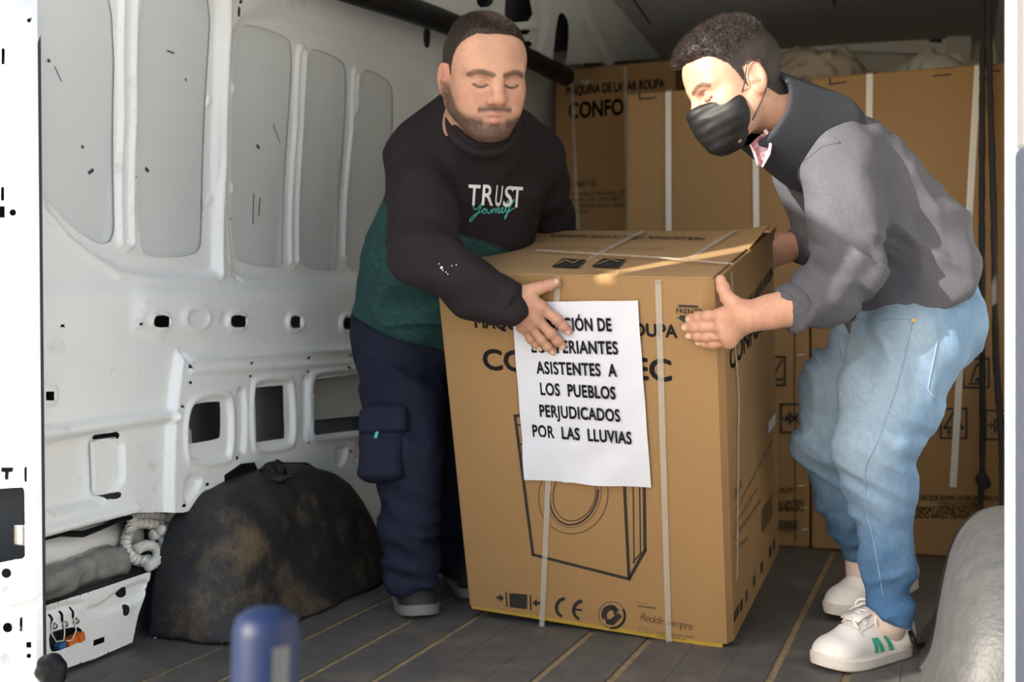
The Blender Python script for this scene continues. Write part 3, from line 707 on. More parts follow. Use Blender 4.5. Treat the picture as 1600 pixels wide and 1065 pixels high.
# ---- print on the front
ink = PS()
text(ink, 'MÁQUINA DE LAVAR ROUPA', onF(743, 511), onF(1058, 527), 0.0265, FN, 0.036)
text(ink, 'CONFORTEC', onF(757, 576), onF(1049, 595), 0.047, FN, 0.026)
text(ink, 'FRENTE', onF(1057, 488.8), onF(1097, 490.2), 0.0100, FN, 0.010)
ink.new(); poly_fill(ink, [onF(1060, 475.5), onF(1091, 477), onF(1091, 481), onF(1060, 479.5)], FN)
ink.new(); poly_fill(ink, [onF(1062, 492), onF(1091, 493), onF(1091, 496), onF(1098, 496.5), onF(1077, 508), onF(1056, 495), onF(1062, 495.5)], FN)
ink.obj('lettering', M_ink, main)
dr = PS(); w_ = 0.0075
seg(dr, [onF(838, 642), onF(805, 650), onF(833, 866), onF(983, 904), onF(1008, 859), onF(1006, 700)], w_, FN)
seg(dr, [onF(973, 700), onF(983, 903)], w_, FN)
seg(dr, [onF(989, 720), onF(991, 879), ], .003, FN); seg(dr, [onF(989.5, 878), onF(1001, 864), onF(999, 720)], .0032, FN)
seg(dr, [onF(808, 664), onF(860, 656)], .004, FN); seg(dr, [onF(812, 694), onF(960, 690)], .004, FN)
def ellipse(cx_, cy_, rx, ry, t0=0, t1=360, tilt=0.0, n=40, f=onF):
    c, s = math.cos(math.radians(tilt)), math.sin(math.radians(tilt))
    return [f(cx_ + rx * math.cos(a) * c - ry * math.sin(a) * s, cy_ + rx * math.cos(a) * s + ry * math.sin(a) * c) for a in np.radians(np.linspace(t0, t1, n))]
dr.new(); stroke(dr, ellipse(896, 774, 54, 60, 0, 360, 15), .0016, FN); stroke(dr, ellipse(898, 770, 33, 44, 0, 360, 15), .0022, FN)
stroke(dr, ellipse(897, 771, 37, 49, -20, 170, 15), .0042, FN); stroke(dr, ellipse(897, 772, 42, 52, 0, 360, 15), .0012, FN)
dr.obj('machine_drawing', M_ink, main)
sy = PS()                               # handling marks along the bottom
poly_fill(sy, [onF(796, 926), onF(824, 928), onF(824, 951), onF(797, 948)], FN)
seg(sy, [onF(791, 925), onF(792.5, 946)], .004, FN); seg(sy, [onF(829, 930), onF(829.5, 952)], .004, FN)
poly_fill(sy, [onF(788, 934), onF(781, 927), onF(781, 931), onF(776, 931), onF(776, 935), onF(781, 935.5), onF(781, 940)], FN)
poly_fill(sy, [onF(832, 941), onF(839, 935), onF(839, 939), onF(845, 940), onF(845, 944), onF(839, 944), onF(839, 948)], FN)
sy.new(); stroke(sy, ellipse(884, 949, 14.5, 14.5, 108, 262, 4), .0088, FN); sy.new(); stroke(sy, ellipse(911, 953, 14.5, 14.5, 108, 262, 4), .0088, FN)
seg(sy, [onF(899, 951.5), onF(908, 952.5)], .0055, FN)
sy.new(); stroke(sy, ellipse(956, 960, 20.5, 20.5), .0014, FN); stroke(sy, ellipse(957, 961, 19.5, 19.5, -30, 100), .0060, FN)
stroke(sy, ellipse(955.5, 960, 11.5, 11.5, 150, 300), .0135, FN); poly_fill(sy, [onF(955, 944), onF(967, 951), onF(961, 963)], FN)
poly_fill(sy, [onF(945, 965), onF(953, 967), onF(967, 957), onF(972, 963), onF(959, 976), onF(948, 975)], FN)
sy.obj('handling_symbol', M_ink, main)
sc = PS()
def script(mb, s, A, B, h, n, **k): text(mb, s, A, B, h, n, shear=0.35, **k)
script(sc, 'Recicle siempre', onF(1000, 968), onF(1083, 984), .019, FN, bold=-.006, spacing=.85)
text(sc, 'envase', onF(997, 942), onF(1013, 944), .004, FN); text(sc, 'ecoembes', onF(997, 947.5), onF(1024, 951), .006, FN, .01)
text(sc, 'Cartón al contenedor de papel', onF(1026, 989), onF(1085, 996), .005, FN); text(sc, 'a la basura selectiva, azul', onF(1026, 993.5), onF(1072, 999.5), .005, FN)
sc.new(); stroke(sc, [onF(x, y) for x, y in ((998, 978), (1004, 978.5), (1006, 988), (998, 987.5))], .001, FN, closed=True)
stroke(sc, [onF(x, y) for x, y in ((1009, 981), (1018, 982), (1017, 990), (1010, 989))], .001, FN, closed=True)
sc.obj('recycling_lettering', M_inkbrown, main)
# ---- print on the right side
rs = PS()
def Rline(s, a, b, h, mb, bold=.0): text(mb, s, onR(*a), onR(*b), h, RN, bold)
Rline('MÁQUINA DE LAVAR ROUPA', (1144, 520), (1208, 431), .0265, rs, .018)
Rline('CONFORTEC', (1141, 579), (1213, 487), .047, rs, .024)
rs.new()
for k in range(12): 
    y = 824 + 2.2 * 0; x0 = 1190 + k * 1.45; w2 = .4 + .5 * random.random()
    poly_fill(rs, [onR(x0, 833 - k * 2.2), onR(x0 + w2, 833 - (k + .4) * 2.2), onR(x0 + w2, 795 - (k + .4) * 2.2), onR(x0, 795 - k * 2.2)], RN)
for x, y, w2 in ((1148, 963, 3), (1152, 955, 3.5), (1158, 946, 4), (1166, 932, 3), (1178, 908, 3), (1190, 886, 3.5), (1203, 862, 3.5), (1209, 852, 2.5)):
    rs.new(); poly_fill(rs, [onR(x - w2 / 2, y + 10), onR(x + w2 / 2, y + 4), onR(x + w2 / 2, y - 12), onR(x - w2 / 2, y - 6)], RN)
rs.obj('lettering', M_ink, main)
rb = PS()
Rline('CF6010L', (1146, 783), (1160, 758), .022, rb)
for k, (s, b) in enumerate((('• Dimensões Embalagem: 700 x 480 x 880', (1206, 692)), ('• Consumo: 220-240V~50Hz', (1184, 755)), ('• Peso Net/Peso Bruto: 52kg/55kg', (1188, 765)), ('• Cor: Branco', (1168, 815)))):
    Rline(s, (1145, 808 + k * 19), (b[0], b[1] + k * 9), .011, rb)
rb.obj('faint_lettering', M_inkbrown, main)
MB().add([onR(1200, 659) + RN * .001, onR(1211, 645) + RN * .001, onR(1211, 662) + RN * .001, onR(1200, 677) + RN * .001], [(0, 1, 2, 3)]).obj('white_sticker', M_paper, main, label='small white sticker')
# ---- print on the top
tp = PS()
text(tp, 'MÁQUINA DE LAVAR ROUPA', onT(1104, 376), onT(864, 371), .026, TN, .014, lift=.0088)
tp.new()
for k in range(46): 
    a = onT(770 + k * 5.9, 391 + k * .06); poly_fill(tp, [a, a + RN * .0045, a + RN * .0045 - Rb[:, 1] * .006, a - Rb[:, 1] * .006], TN, .0088)
for x in (862, 924):
    tp.new(); q = [onT(x + dx, y) for dx, y in ((0, 422), (41, 424), (55, 411), (18, 409))]; poly_fill(tp, q, TN, .0088)
tp.obj('lettering', M_ink, main)
t2 = PS()
text(t2, '(VER FIGURA)', onT(985, 428), onT(918, 428), .016, TN, lift=.0095)
t2.new(); a = onT(880, 419); seg(t2, [onT(870, 420), onT(884, 413), onT(896, 418), onT(908, 411)], .005, TN, .0110); t2.new(); seg(t2, [onT(934, 420), onT(955, 412), onT(966, 416)], .005, TN, .0110)
t2.obj('faint_lettering', M_card, main)
# ---- the paper notice
notice = empty('paper_notice', onF(910, 747), 'white paper notice with black Spanish lettering taped on the tipped carton front', 'notice')
pc = [onF(800, 471, .004), onF(997, 469, .004), onF(1018, 761, .004), onF(822, 747, .004)]
nu, nv = 24, 36; V = []
for j in range(nv + 1):
    for i in range(nu + 1):
        u, v = i / nu, j / nv
        q = (pc[0] * (1 - u) + pc[1] * u) * (1 - v) + (pc[3] * (1 - u) + pc[2] * u) * v
        wv = 0.0015 * math.sin(u * 5 + 1) + 0.0022 * math.exp(-((v - .80 - .02 * math.sin(u * 7)) / .012) ** 2) + max(0, v - .80) * (0.030 * math.sin(u * 8.5 + v * 9) + .020) + .0012 * math.sin(u * 17 + v * 23) + 0.002 * math.exp(-((u - .30 - .3 * (v - .9)) / .03) ** 2) * max(0, (v - .8) * 5) * 2
        V.append(q + FN * (wv + .0035))
sheet_o = mesh_obj('paper_sheet', V, [(j * (nu + 1) + i, j * (nu + 1) + i + 1, (j + 1) * (nu + 1) + i + 1, (j + 1) * (nu + 1) + i) for j in range(nv) for i in range(nu)], M_paper, notice, smooth=True)
pt = PS()
for s, a, b in (('DONACIÓN DE', (832, 513), (958, 515)), ('LOS FERIANTES', (834, 548), (968, 551)), ('ASISTENTES  A', (842, 581), (966, 586)), ('LOS  PUEBLOS', (848, 614), (964, 621)), ('PERJUDICADOS', (847, 648), (971, 656)), ('POR  LAS  LLUVIAS', (836, 679), (989, 691))):
    text(pt, s, onF(*a), onF(*b), 0.0275, FN, .028, lift=.0100, spacing=1.08)
pt.obj('lettering', M_ink, notice)

# ---- stock of cartons at the back of the load space
def carton_box(name, x0, x1, y0, y1, z0, z1, label, group=None, mt=M_card):
    r_ = empty(name, ((x0 + x1) / 2, y0, z0), label, 'carton', group)
    MB().box(((x0 + x1) / 2, (y0 + y1) / 2, (z0 + z1) / 2), ((x1 - x0) / 2, (y1 - y0) / 2, (z1 - z0) / 2), bev=0.006).obj('carton_body', mt, r_); return r_
N_Y = np.array([0, -1., 0])
YA = 4.46
def onA(px, py): return on(px, py, np.array([0, YA, 0]), N_Y)
ax0, ax1, az1 = onA(867, 104)[0], onA(1056, 93)[0], onA(960, 101)[2]
A0 = carton_box('washing_machine_carton', ax0, ax1, YA, 5.06, 0.002, az1 - 0.868, 'washing machine carton under the dim topmost one in the far left corner', 'washing machine cartons')
A1 = carton_box('washing_machine_carton', ax0, ax1, YA, 5.06, az1 - 0.866, az1, 'dim washing machine carton topmost in the far left corner beside the black pipe', 'washing machine cartons')
m_ = PS(); text(m_, 'MÁQUINA DE LAVAR ROUPA', onA(885, 149), onA(1038, 137), .036, N_Y, .034); text(m_, 'CONFORTEC', onA(889, 185), onA(1034, 174), .062, N_Y, .030); m_.obj('lettering', M_ink, A1)
m_ = PS(); text(m_, 'CF6010L', onA(888, 293), onA(934, 290), .026, N_Y, .004)
for k, (s, b) in enumerate((('• Dimensões Embalagem: 700 x 480', 1000), ('• Consumo: 220- 240V~50Hz', 971), ('• Peso Net/Peso Bruto: 52kg/55kg', 990), ('• Cor: Branco', 920))):
    text(m_, s, onA(881, 305.5 + k * 9.6), onA(b, 303 + k * 9.6), .017, N_Y, .004)
m_.obj('faint_lettering', M_inkbrown, A1)
for x0_, x1_ in ((893, 908), (977, 984)):
    a, b = onA(x0_, 104), onA(x1_, 480); strap(A1, [a + N_Y * .002, b + N_Y * .002], (1, 0, 0), N_Y, .014, M_strap)
    strap(A1, [[a[0], YA, az1 + .002], [a[0], 5.06, az1 + .002]], (1, 0, 0), (0, 0, 1), .014, M_strap)
YB = 3.80
def onB(px, py): return on(px, py, np.array([0, YB, 0]), N_Y)
xb0, xb1, xc0, xc1 = onB(979, 300)[0], onB(1266, 700)[0] - .003, onB(1266, 700)[0] + .003, onB(1605, 400)[0]
xc1 = min(xc1, 0.205)
zB, zC = onB(1020, 144)[2], onB(1400, 111)[2]
B1 = carton_box('tall_carton', xb0, xb1, YB, 4.42, 0.002, zB, 'tall brown carton with two white straps standing behind the tipped carton', 'tall cartons at the back')
C1 = carton_box('tall_carton', xc0, xc1, YB - .004, 4.42, 0.002, zC, 'tall brown carton at the right back covered with handling symbols', 'tall cartons at the back')
for r_, xs_, zt in ((B1, ((1045, 147, 1047, 860), (1180, 140, 1188, 860)), zB), (C1, ((1359, 117, 1352, 868), (1528, 104, 1489, 760)), zC)):
    for xa, ya, xb_, yb_ in xs_:
        a, b = onB(xa, ya), onB(xb_, yb_); a = a.copy(); a[2] = zt - .004; b = b.copy(); b[2] = max(b[2], .01)
        strap(r_, [a + N_Y * .007, b + N_Y * .007], (1, 0, 0), N_Y, .020, M_strapw)
        strap(r_, [[a[0], YB, zt + .002], [a[0], 4.42, zt + .002]], (1, 0, 0), (0, 0, 1), .020, M_strapw)
def frame_mark(mb, x0, y0, x1, y1, w=.006): 
    mb.new(); p = [onB(x0, y0), onB(x1, y0), onB(x1, y1), onB(x0, y1), onB(x0, y0)]; seg(mb, p, w, N_Y, .0065)
def S(mb, pts, w=.005): seg(mb, [onB(*q) for q in pts], w, N_Y, .0065)
def Fp(mb, pts): poly_fill(mb, [onB(*q) for q in pts], N_Y, .0065)
def T(mb, s, a, b, h, bold=.022): text(mb, s, onB(*a), onB(*b), h, N_Y, bold, lift=.0065)
mB, mC = PS(), PS()
mB.new(); S(mB, [(1000, 145), (1000, 155), (1024, 153)]); mB.new(); S(mB, [(1235, 143), (1248, 142)])
frame_mark(mB, 1180, 557, 1227, 601); S(mB, [(1206, 572), (1213, 580), (1222, 562)]); S(mB, [(1204, 592), (1222, 592)], .008)
frame_mark(mB, 1221, 631, 1262, 675)
T(mB, 'THIS SIDE DOWN WHEN SHIPPING FLAT', (1080, 770), (1240, 769), .0165, .010); T(mB, 'TRANSPORT LIEGEND NACH UNTEN', (1100, 792), (1256, 788), .0165, .010); T(mB, 'ESTE LADO ABAJO TRANSPORTE TUMBADO', (1060, 800), (1257, 797.5), .0165, .010)
mB.new()
for k in range(17): Fp(mB, [(1217 + k * 1.75, 812), (1217 + k * 1.75 + .5 + .9 * random.random(), 812), (1218.2 + k * 1.75, 826), (1217 + k * 1.75, 826)])
T(mB, '8 435568 400', (1222, 831), (1240, 831), .008, 0)
mC.new(); S(mC, [(1297, 122), (1297, 132), (1322, 129)]); mC.new(); S(mC, [(1459, 119), (1485, 117)]); mC.new(); S(mC, [(1546, 112), (1562, 111)])
frame_mark(mC, 1505, 560, 1545, 605); S(mC, [(1515, 599), (1536, 599)]); S(mC, [(1517, 595), (1522, 580), (1526, 570), (1533, 566)], .006); S(mC, [(1530, 566), (1532, 592)], .004); Fp(mC, [(1524, 591), (1529, 589), (1533, 591), (1533, 596), (1524, 596)])
frame_mark(mC, 1470, 638, 1510, 684); S(mC, [(1476, 668), (1490, 643), (1504, 668), (1476, 668)], .007); T(mC, 'PAP', (1481, 680), (1500, 680), .016); T(mC, '20', (1486, 664), (1496, 664), .016, .0)
frame_mark(mC, 1410, 560, 1450, 604); frame_mark(mC, 1408, 636, 1445, 681); S(mC, [(1424, 668), (1440, 668)])
frame_mark(mC, 1540, 641, 1580, 686)
for ox in (1564, 1244):
    mm = mC if ox > 1500 else mB; oy = 664 if ox > 1500 else 653; mm.new()
    S(mm, [(ox - 22, oy), (ox - 12, oy)], .004); S(mm, [(ox - 16, oy - 4), (ox - 12, oy), (ox - 16, oy + 4)], .004)
    for s_ in (1, -1):
        S(mm, [(ox - 10, oy - 9 * s_), (ox + 6, oy + 9 * s_)], .004); S(mm, [(ox - 10, oy - 4 * s_), (ox + 6, oy + 4 * s_)], .003)
    S(mm, [(ox - 10, oy - 10), (ox - 10, oy + 10)], .004)
T(mC, 'THIS SIDE DOWN WHEN SHIPPING FLAT', (1435, 781), (1572, 782), .0165, .010); T(mC, 'COTE A COUCHER', (1466, 792), (1526, 792), .0165, .010)
T(mC, 'TRANSPORT LIEGEND NACH UNTEN', (1418, 799), (1548, 801), .0165, .010); T(mC, 'ESTE LADO ABAJO TRANSPORTE', (1408, 808), (1540, 810), .0165, .010)
T(mC, 'CONFORTEC', (1275, 787), (1420, 790), .052)
mB.obj('handling_print', M_ink, B1); mC.obj('handling_print', M_ink, C1)
for k in range(9):
    y = 555 + k * 34; a = onB(1247 + (k % 3) * 3, y); MB().tube([a + N_Y * .004, a + N_Y * .004 + [.022, 0, .003]], .002, 6).obj('staple', M_strapw, B1)
MB().box((xb1 - .045, YB - .003, .44), (.0015, .002, .42)).obj('fold_line', M_inkbrown, B1)
# cloth and film heaped on the tall cartons
def heap(c, rad, zb, seed, amp, step=.013):
    c = np.array(c)
    def ex(p): 
        w = vnoise(p * 7 + 3, seed)[:, None] * .06
        return amp * (1 - 2 * np.abs(vnoise((p + w) * 14, seed + 1))) + amp * .5 * (1 - 2 * np.abs(vnoise((p + w) * 31, seed + 2)))
    V, F = surfnet([ell(c, rad, k=.05), ell(c + [rad[0] * .6, -.02, -.02], np.array(rad) * .7, k=.05), ell(c - [rad[0] * .6, .02, .03], np.array(rad) * .65, k=.05)], step, ex)
    V[:, 2] = np.maximum(V[:, 2], zb); return V, F
M_cloth = mat('beige_dust_cloth', (0.30, 0.26, 0.20), .9, noise=(5, .5, (.22, .19, .145)))
M_film = mat('grey_plastic_film', (0.42, 0.42, 0.40), .3, spec=.7, noise=(6, .5, (.30, .30, .28)))
c = P(1300, 96, 3.95); V, F = heap((c[0] - .07, 4.08, zC + .05), (.17, .20, .115), zC + .007, 11, .02)
V, F = V, F; mesh_obj('dust_cloth', V, F, M_cloth, smooth=True, base=(c[0], 4.08, zC), label='crumpled beige cloth heaped on top of the right tall carton', cat='cloth')
c = P(1420, 90, 3.95); V, F = heap((c[0] + .075, 4.12, zC + .035), (.13, .18, .085), zC + .007, 21, .016)
mesh_obj('plastic_film', V, F, M_film, smooth=True, base=(c[0], 4.12, zC), label='grey crumpled plastic film on top of the right tall carton near the wall', cat='film')
# ================================================================== SMALL VAN FITTINGS AND LOOSE THINGS
def rope(name, pts, r_, label, knots):
    pts = np.array(pts); t = np.linspace(0, 1, 60); i = t * (len(pts) - 1); k = np.minimum(i.astype(int), len(pts) - 2); f = (i - k)[:, None]; f = f * f * (3 - 2 * f)
    c = pts[k] * (1 - f) + pts[k + 1] * f; m = MB(); m.tube(c, r_ * (1 + .12 * np.sin(np.arange(60) * 2.2)), 10)
    ro = empty(name, c[-1], label, 'rope', 'black ropes hanging at the right'); m.obj('rope_strand', M_rope, ro, smooth=True)
    for q in knots: 
        V, F = surfnet([ell(c[int(q * 59)], (r_ * 2.0, r_ * 2.0, r_ * 2.4), k=.01), ell(c[int(q * 59)] + [.01, 0, -.012], (r_ * 1.6,) * 3, k=.008)], .004); mesh_obj('knot', V, F, M_rope, ro, smooth=True)
    return ro
d_ = 3.42
def zt(p, z): p = p.copy(); p[2] = z; return p
rope('hanging_rope', [zt(P(1536, 10, d_), 1.915), P(1535, 120, d_), P(1534, 330, d_), P(1535, 560, d_), P(1535, 742, d_), P(1531, 792, d_)], .0095, 'left of the two black ropes hanging before the right tall carton, knotted low', (.86,))
rope('hanging_rope', [zt(P(1544, 10, d_ - .05), 1.915), P(1546, 120, d_ - .05), P(1553, 340, d_ - .1), P(1556, 560, d_ - .2), P(1566, 700, d_ - .3), P(1567, 790, d_ - .3)], .0095, 'right of the two black ropes hanging before the right tall carton, next to pillar', ())
# blue post in the foreground
M_blue = mat('dark_blue_enamel', (0.004, 0.011, 0.042), .5, spec=.25); M_gs = mat('worn_grey_band', (.06, .06, .062), .5)
pc_ = P(416, 1000, 1.06); zt_ = P(416, 948, 1.06)[2]
post = empty('blue_post', (pc_[0], pc_[1], -.65), 'dark blue round topped post out of focus in the foreground, cut by lower edge', 'post')
tilt = np.array([.03, 0, 1.])
def pz(z): return np.array([pc_[0], pc_[1], 0]) + tilt * z - tilt * pc_[2] * [1, 1, 0]
MB().lathe(pz(-.65), tilt, [(.031, 0), (.031, zt_ + .65 - .022), (.028, zt_ + .65 - .010), (.020, zt_ + .65 - .003), (.008, zt_ + .65)], 28).obj('post_shaft', M_blue, post, smooth=True)
sd = nrm(R[0] * [1, 1, 0]); fr = nrm(-R[2] * [1, 1, 0]); V = []
for z in (-.6, zt_ - .03):
    for a in np.radians(np.linspace(22, 52, 7)): V.append(pz(z) + .0318 * (sd * math.sin(a) + fr * math.cos(a)))
MB().add(V, [(i, i + 1, i + 8, i + 7) for i in range(6)]).obj('grey_stripe', M_gs, post, smooth=True)
# lower left corner of the wall: hose, wrap, cable, sill plate with connectors
def WP(px, py, off): return on(px, py, np.array([XW + off, 0, 0]), np.array([1., 0, 0]))
M_hose = mat('white_hose', (.66, .65, .60), .35, spec=.6)
hs = empty('corrugated_hose', WP(235, 880, -.05), 'white ribbed hose coiled in the opening left of the black wheel arch', 'hose')
def loop(cx_, cy_, rx, ry, t0, t1, off, tilt=0): 
    c, s = math.cos(math.radians(tilt)), math.sin(math.radians(tilt))
    return [WP(cx_ + rx * math.cos(a) * c - ry * math.sin(a) * s, cy_ + rx * math.cos(a) * s + ry * math.sin(a) * c, off + .02 * math.sin(a)) for a in np.radians(np.linspace(t0, t1, 70))]
for cx_, cy_, rx, ry, t0, t1, off, tl_ in ((240, 816, 34, 11, -200, 70, -.030, 8), (240, 832, 36, 13, -200, 60, -.018, 14), (224, 846, 27, 30, 60, 290, -.040, 10), (240, 858, 24, 22, -70, 170, -.012, -30), (228, 868, 20, 16, -120, 100, -.004, -20)):
    c = loop(cx_, cy_, rx, ry, t0, t1, off, tl_); MB().tube(c, .0120 + .0022 * np.sin(np.arange(70) * 1.6), 12).obj('hose_coil', M_hose, hs, smooth=True)
MB().tube([WP(271, 780, -.03), WP(270, 838, -.03)], .010, 10).obj('hose_end', M_hose, hs, smooth=True)
a, b = WP(10, 866, -.115), WP(196, 838, -.115); m_ = MB(); m_.tube([a, b], .056, 20); m_.obj('sill_tube', M_white, wall_left, smooth=True)
cb = [WP(x, y, -.01) for x, y in ((40, 842), (64, 839), (95, 833), (130, 834), (160, 823), (185, 812), (205, 808))]
ca = empty('wiring_cable', cb[0], 'black taped cable running along the wall opening above the white tube', 'cable')
MB().tube(cb, [.0065, .0085, .007, .0075, .006, .006, .005], 8).obj('cable_sheath', M_black, ca, smooth=True)
wq(MB(), [(179, 792), (189, 789), (192, 806), (182, 808)], .008, .01).obj('cable_clip', M_bluegrey, ca)
M_wrap = mat('grey_plastic_wrap', (.22, .22, .215), .22, spec=.8, noise=(18, .7, (.36, .36, .35)), bump=(40, .8, .004))
wa, wb = WP(10, 925, -.045), WP(186, 874, -.045)
def exw(p): return .008 * vnoise(p * np.array([60, 12, 60]), 4) + .006 * vnoise(p * 40, 6)
V, F = surfnet([rcone(wa, wb, .036, .034, flat=(1, 0, 0), fs=.8)], .006, exw)
mesh_obj('plastic_wrap', V, F, M_wrap, smooth=True, base=(wa + wb) / 2, label='long grey bundle in clear plastic wrap lying in the wall opening by the floor', cat='bundle')
# sill plate
sp = np.array([WP(x, y, .02) for x, y in ((20, 962), (64, 948), (150, 921), (236, 892), (232, 916), (216, 960), (207, 1003), (150, 1028), (72, 1054), (20, 1075))])
su = np.array([[q[1], q[2]] for q in sp])
def s_world(uv, off): return np.stack([np.full(len(uv), XW + .02) + off, uv[:, 0], uv[:, 1]], 1)
def SW(*pts): return np.array([[WP(x, y, .02)[1], WP(x, y, .02)[2]] for x, y in pts])
def scirc(x, y, r_): return SW(*[(x + r_ * math.cos(t), y + r_ * math.sin(t)) for t in np.linspace(0, 2 * math.pi, 13)[:-1]])
outer = np.array([[su[:, 0].min() - .05, su[:, 1].min() - .05]])
fe = [f_poly(SW((20, 984), (64, 968), (124, 947), (140, 966), (196, 948), (230, 926), (234, 905), (205, 915), (180, 926), (165, 940), (140, 952), (130, 935), (20, 970)), -.010, .006, 1)]
ho = [(scirc(194, 925, 9), 1), (SW((192, 946), (202, 943), (202, 960), (192, 963)), 1), (SW((76, 992), (84, 985), (120, 978), (129, 984), (128, 996), (118, 1006), (84, 1019), (78, 1015)), 1),
      (SW((146, 1000), (163, 994), (163, 1003), (146, 1009)), 0)]
for x, y in ((81, 968), (97, 963), (114, 957)): ho.append((SW((x - 2, y - 8), (x + 2, y - 9), (x + 2, y + 8), (x - 2, y + 9)), 0))
l0, h0 = su.min(0) - .08, su.max(0) + .08
area = np.sum(su[:, 0] * np.roll(su[:, 1], -1) - np.roll(su[:, 0], -1) * su[:, 1]); so = su if area < 0 else su[::-1]
ring = np.vstack([[l0, [h0[0], l0[1]], h0, [l0[0], h0[1]], l0], so, so[:1]])
ho.append((ring, 0))
sill = sheet('sill_plate', s_world, su[:, 0].min() - .01, su[:, 0].max() + .01, max(-.0, su[:, 1].min()), su[:, 1].max() + .01, .004, fe, ho, M_white, wall_left)
m_ = MB(); q = [WP(x, y, -.05) for x, y in ((10, 940), (240, 880), (240, 1030), (10, 1090))]; m_.add(q, [(0, 1, 2, 3)]).obj('sill_back', M_dark, wall_left)
M_steel = mat('zinc_bolt', (.55, .55, .53), .3, .9); M_orange = mat('orange_connector', (.72, .17, .02), .45); M_bluec = mat('blue_connector', (.05, .16, .42), .4); M_wire = mat('white_wire', (.7, .68, .62), .5)
for x, y in ((83, 978), (100, 975), (117, 970)):
    MB().lathe(WP(x, y, .02), np.array([1., 0, 0]), [(.0085, 0), (.0085, .002), (.0055, .002), (.0055, .008), (.003, .009)], 6).obj('bolt', M_steel, wall_left)
cn = empty('plug_connector', WP(110, 1005, 0), 'orange and blue plug connectors with white wires in the sill plate opening', 'connector')
ce = WP(114, 998, .012); axu = nrm(WP(128, 988, .012) - WP(98, 1006, .012)); axv = nrm(np.cross([1, 0, 0], axu))
MB().box(ce, (.022, .010, .007), np.array([axu, [1, 0, 0], axv]), .002).box(ce + axu * .012 + [0.006, 0, 0], (.008, .010, .0095), np.array([axu, [1, 0, 0], axv]), .002).obj('orange_plug', M_orange, cn)
MB().box(WP(94, 1008, .008), (.009, .009, .006), np.array([axu, [1, 0, 0], axv]), .002).obj('blue_plug', M_bluec, cn)
for pts in (((82, 970), (81, 990), (88, 1002), (100, 1000)), ((100, 968), (101, 990), (99, 1002)), ((116, 963), (119, 985), (112, 1000), (104, 1001))):
    p = np.array([WP(x, y, .026) for x, y in pts]); MB().tube(p, .0016, 6).obj('wire', M_wire, cn, smooth=True)
# rubber tie on the left arch, black hook at the sill, shackle on the right arch
tie_p = [P(428, 735, 2.93), P(436, 741, 2.92), P(452, 748, 2.90)]
tz = empty('rubber_tie', P(432, 748, 2.93), 'twisted black rubber tie on top of the black wheel arch', 'tie')
V, F = surfnet(chain([P(414, 735, 2.95), P(428, 733, 2.94), P(442, 736, 2.93)], [.013, .017, .012]) + chain([P(415, 748, 2.91), P(436, 747, 2.90), P(455, 744, 2.90)], [.011, .008, .006]) + [rcone(P(424, 736, 2.94), P(424, 747, 2.91), .012, .012)], .004, lambda p: .003 * vnoise(p * 90, 2))
mesh_obj('tie_loop', V, F, M_black, tz, smooth=True)
for pts in (((352, 742), (378, 724), (398, 722), (404, 738), (380, 752), (352, 768)), ((425, 724), (434, 717), (442, 722), (480, 722), (502, 736), (470, 738), (432, 734))):
    p = np.array([WP(x, y, .045) for x, y in pts]); b = p - [.006, 0, 0]; n = len(p)
    MB().add(np.vstack([p, b]), [tuple(range(n)), tuple(range(2 * n - 1, n - 1, -1))] + [(i, i + n, (i + 1) % n + n, (i + 1) % n) for i in range(n)]).obj('liner_tab', M_black, wheel_l)
hk = empty('black_hook', P(80, 1062, 2.16), 'black rubber hook on the floor at lower left under the sill plate', 'hook')
V, F = surfnet(chain([P(64, 1046, 2.18), P(70, 1034, 2.17), P(84, 1032, 2.165), P(93, 1044, 2.16), P(95, 1058, 2.16)], [.007, .009, .010, .009, .006]) + chain([P(66, 1052, 2.18), P(78, 1062, 2.165), P(90, 1062, 2.16)], [.012, .010, .007]), .0035, lambda p: .002 * vnoise(p * 80, 3))
mesh_obj('hook_body', V, F, M_black, hk, smooth=True)
sh = empty('black_shackle', P(1560, 818, 2.62), 'black ring shackle on top of the grey wheel arch', 'shackle')
m_ = MB(); c = P(1561, 812, 2.6); m_.tube([c + .022 * (R[0] * math.cos(t) + nrm(R[2] * [1, 1, 0]) * math.sin(t)) for t in np.linspace(0, 2 * math.pi, 24)], .006, 8); m_.obj('ring', M_black, sh, smooth=True)
MB().box(c - [0, 0, .008], (.012, .012, .006), bev=.003).obj('ring_base', M_black, sh)
cd = [P(1418, 984, 2.44), P(1422, 1002, 2.42), P(1428, 1012, 2.43), P(1432, 1018, 2.45), P(1440, 1010, 2.46), P(1444, 1000, 2.47)]
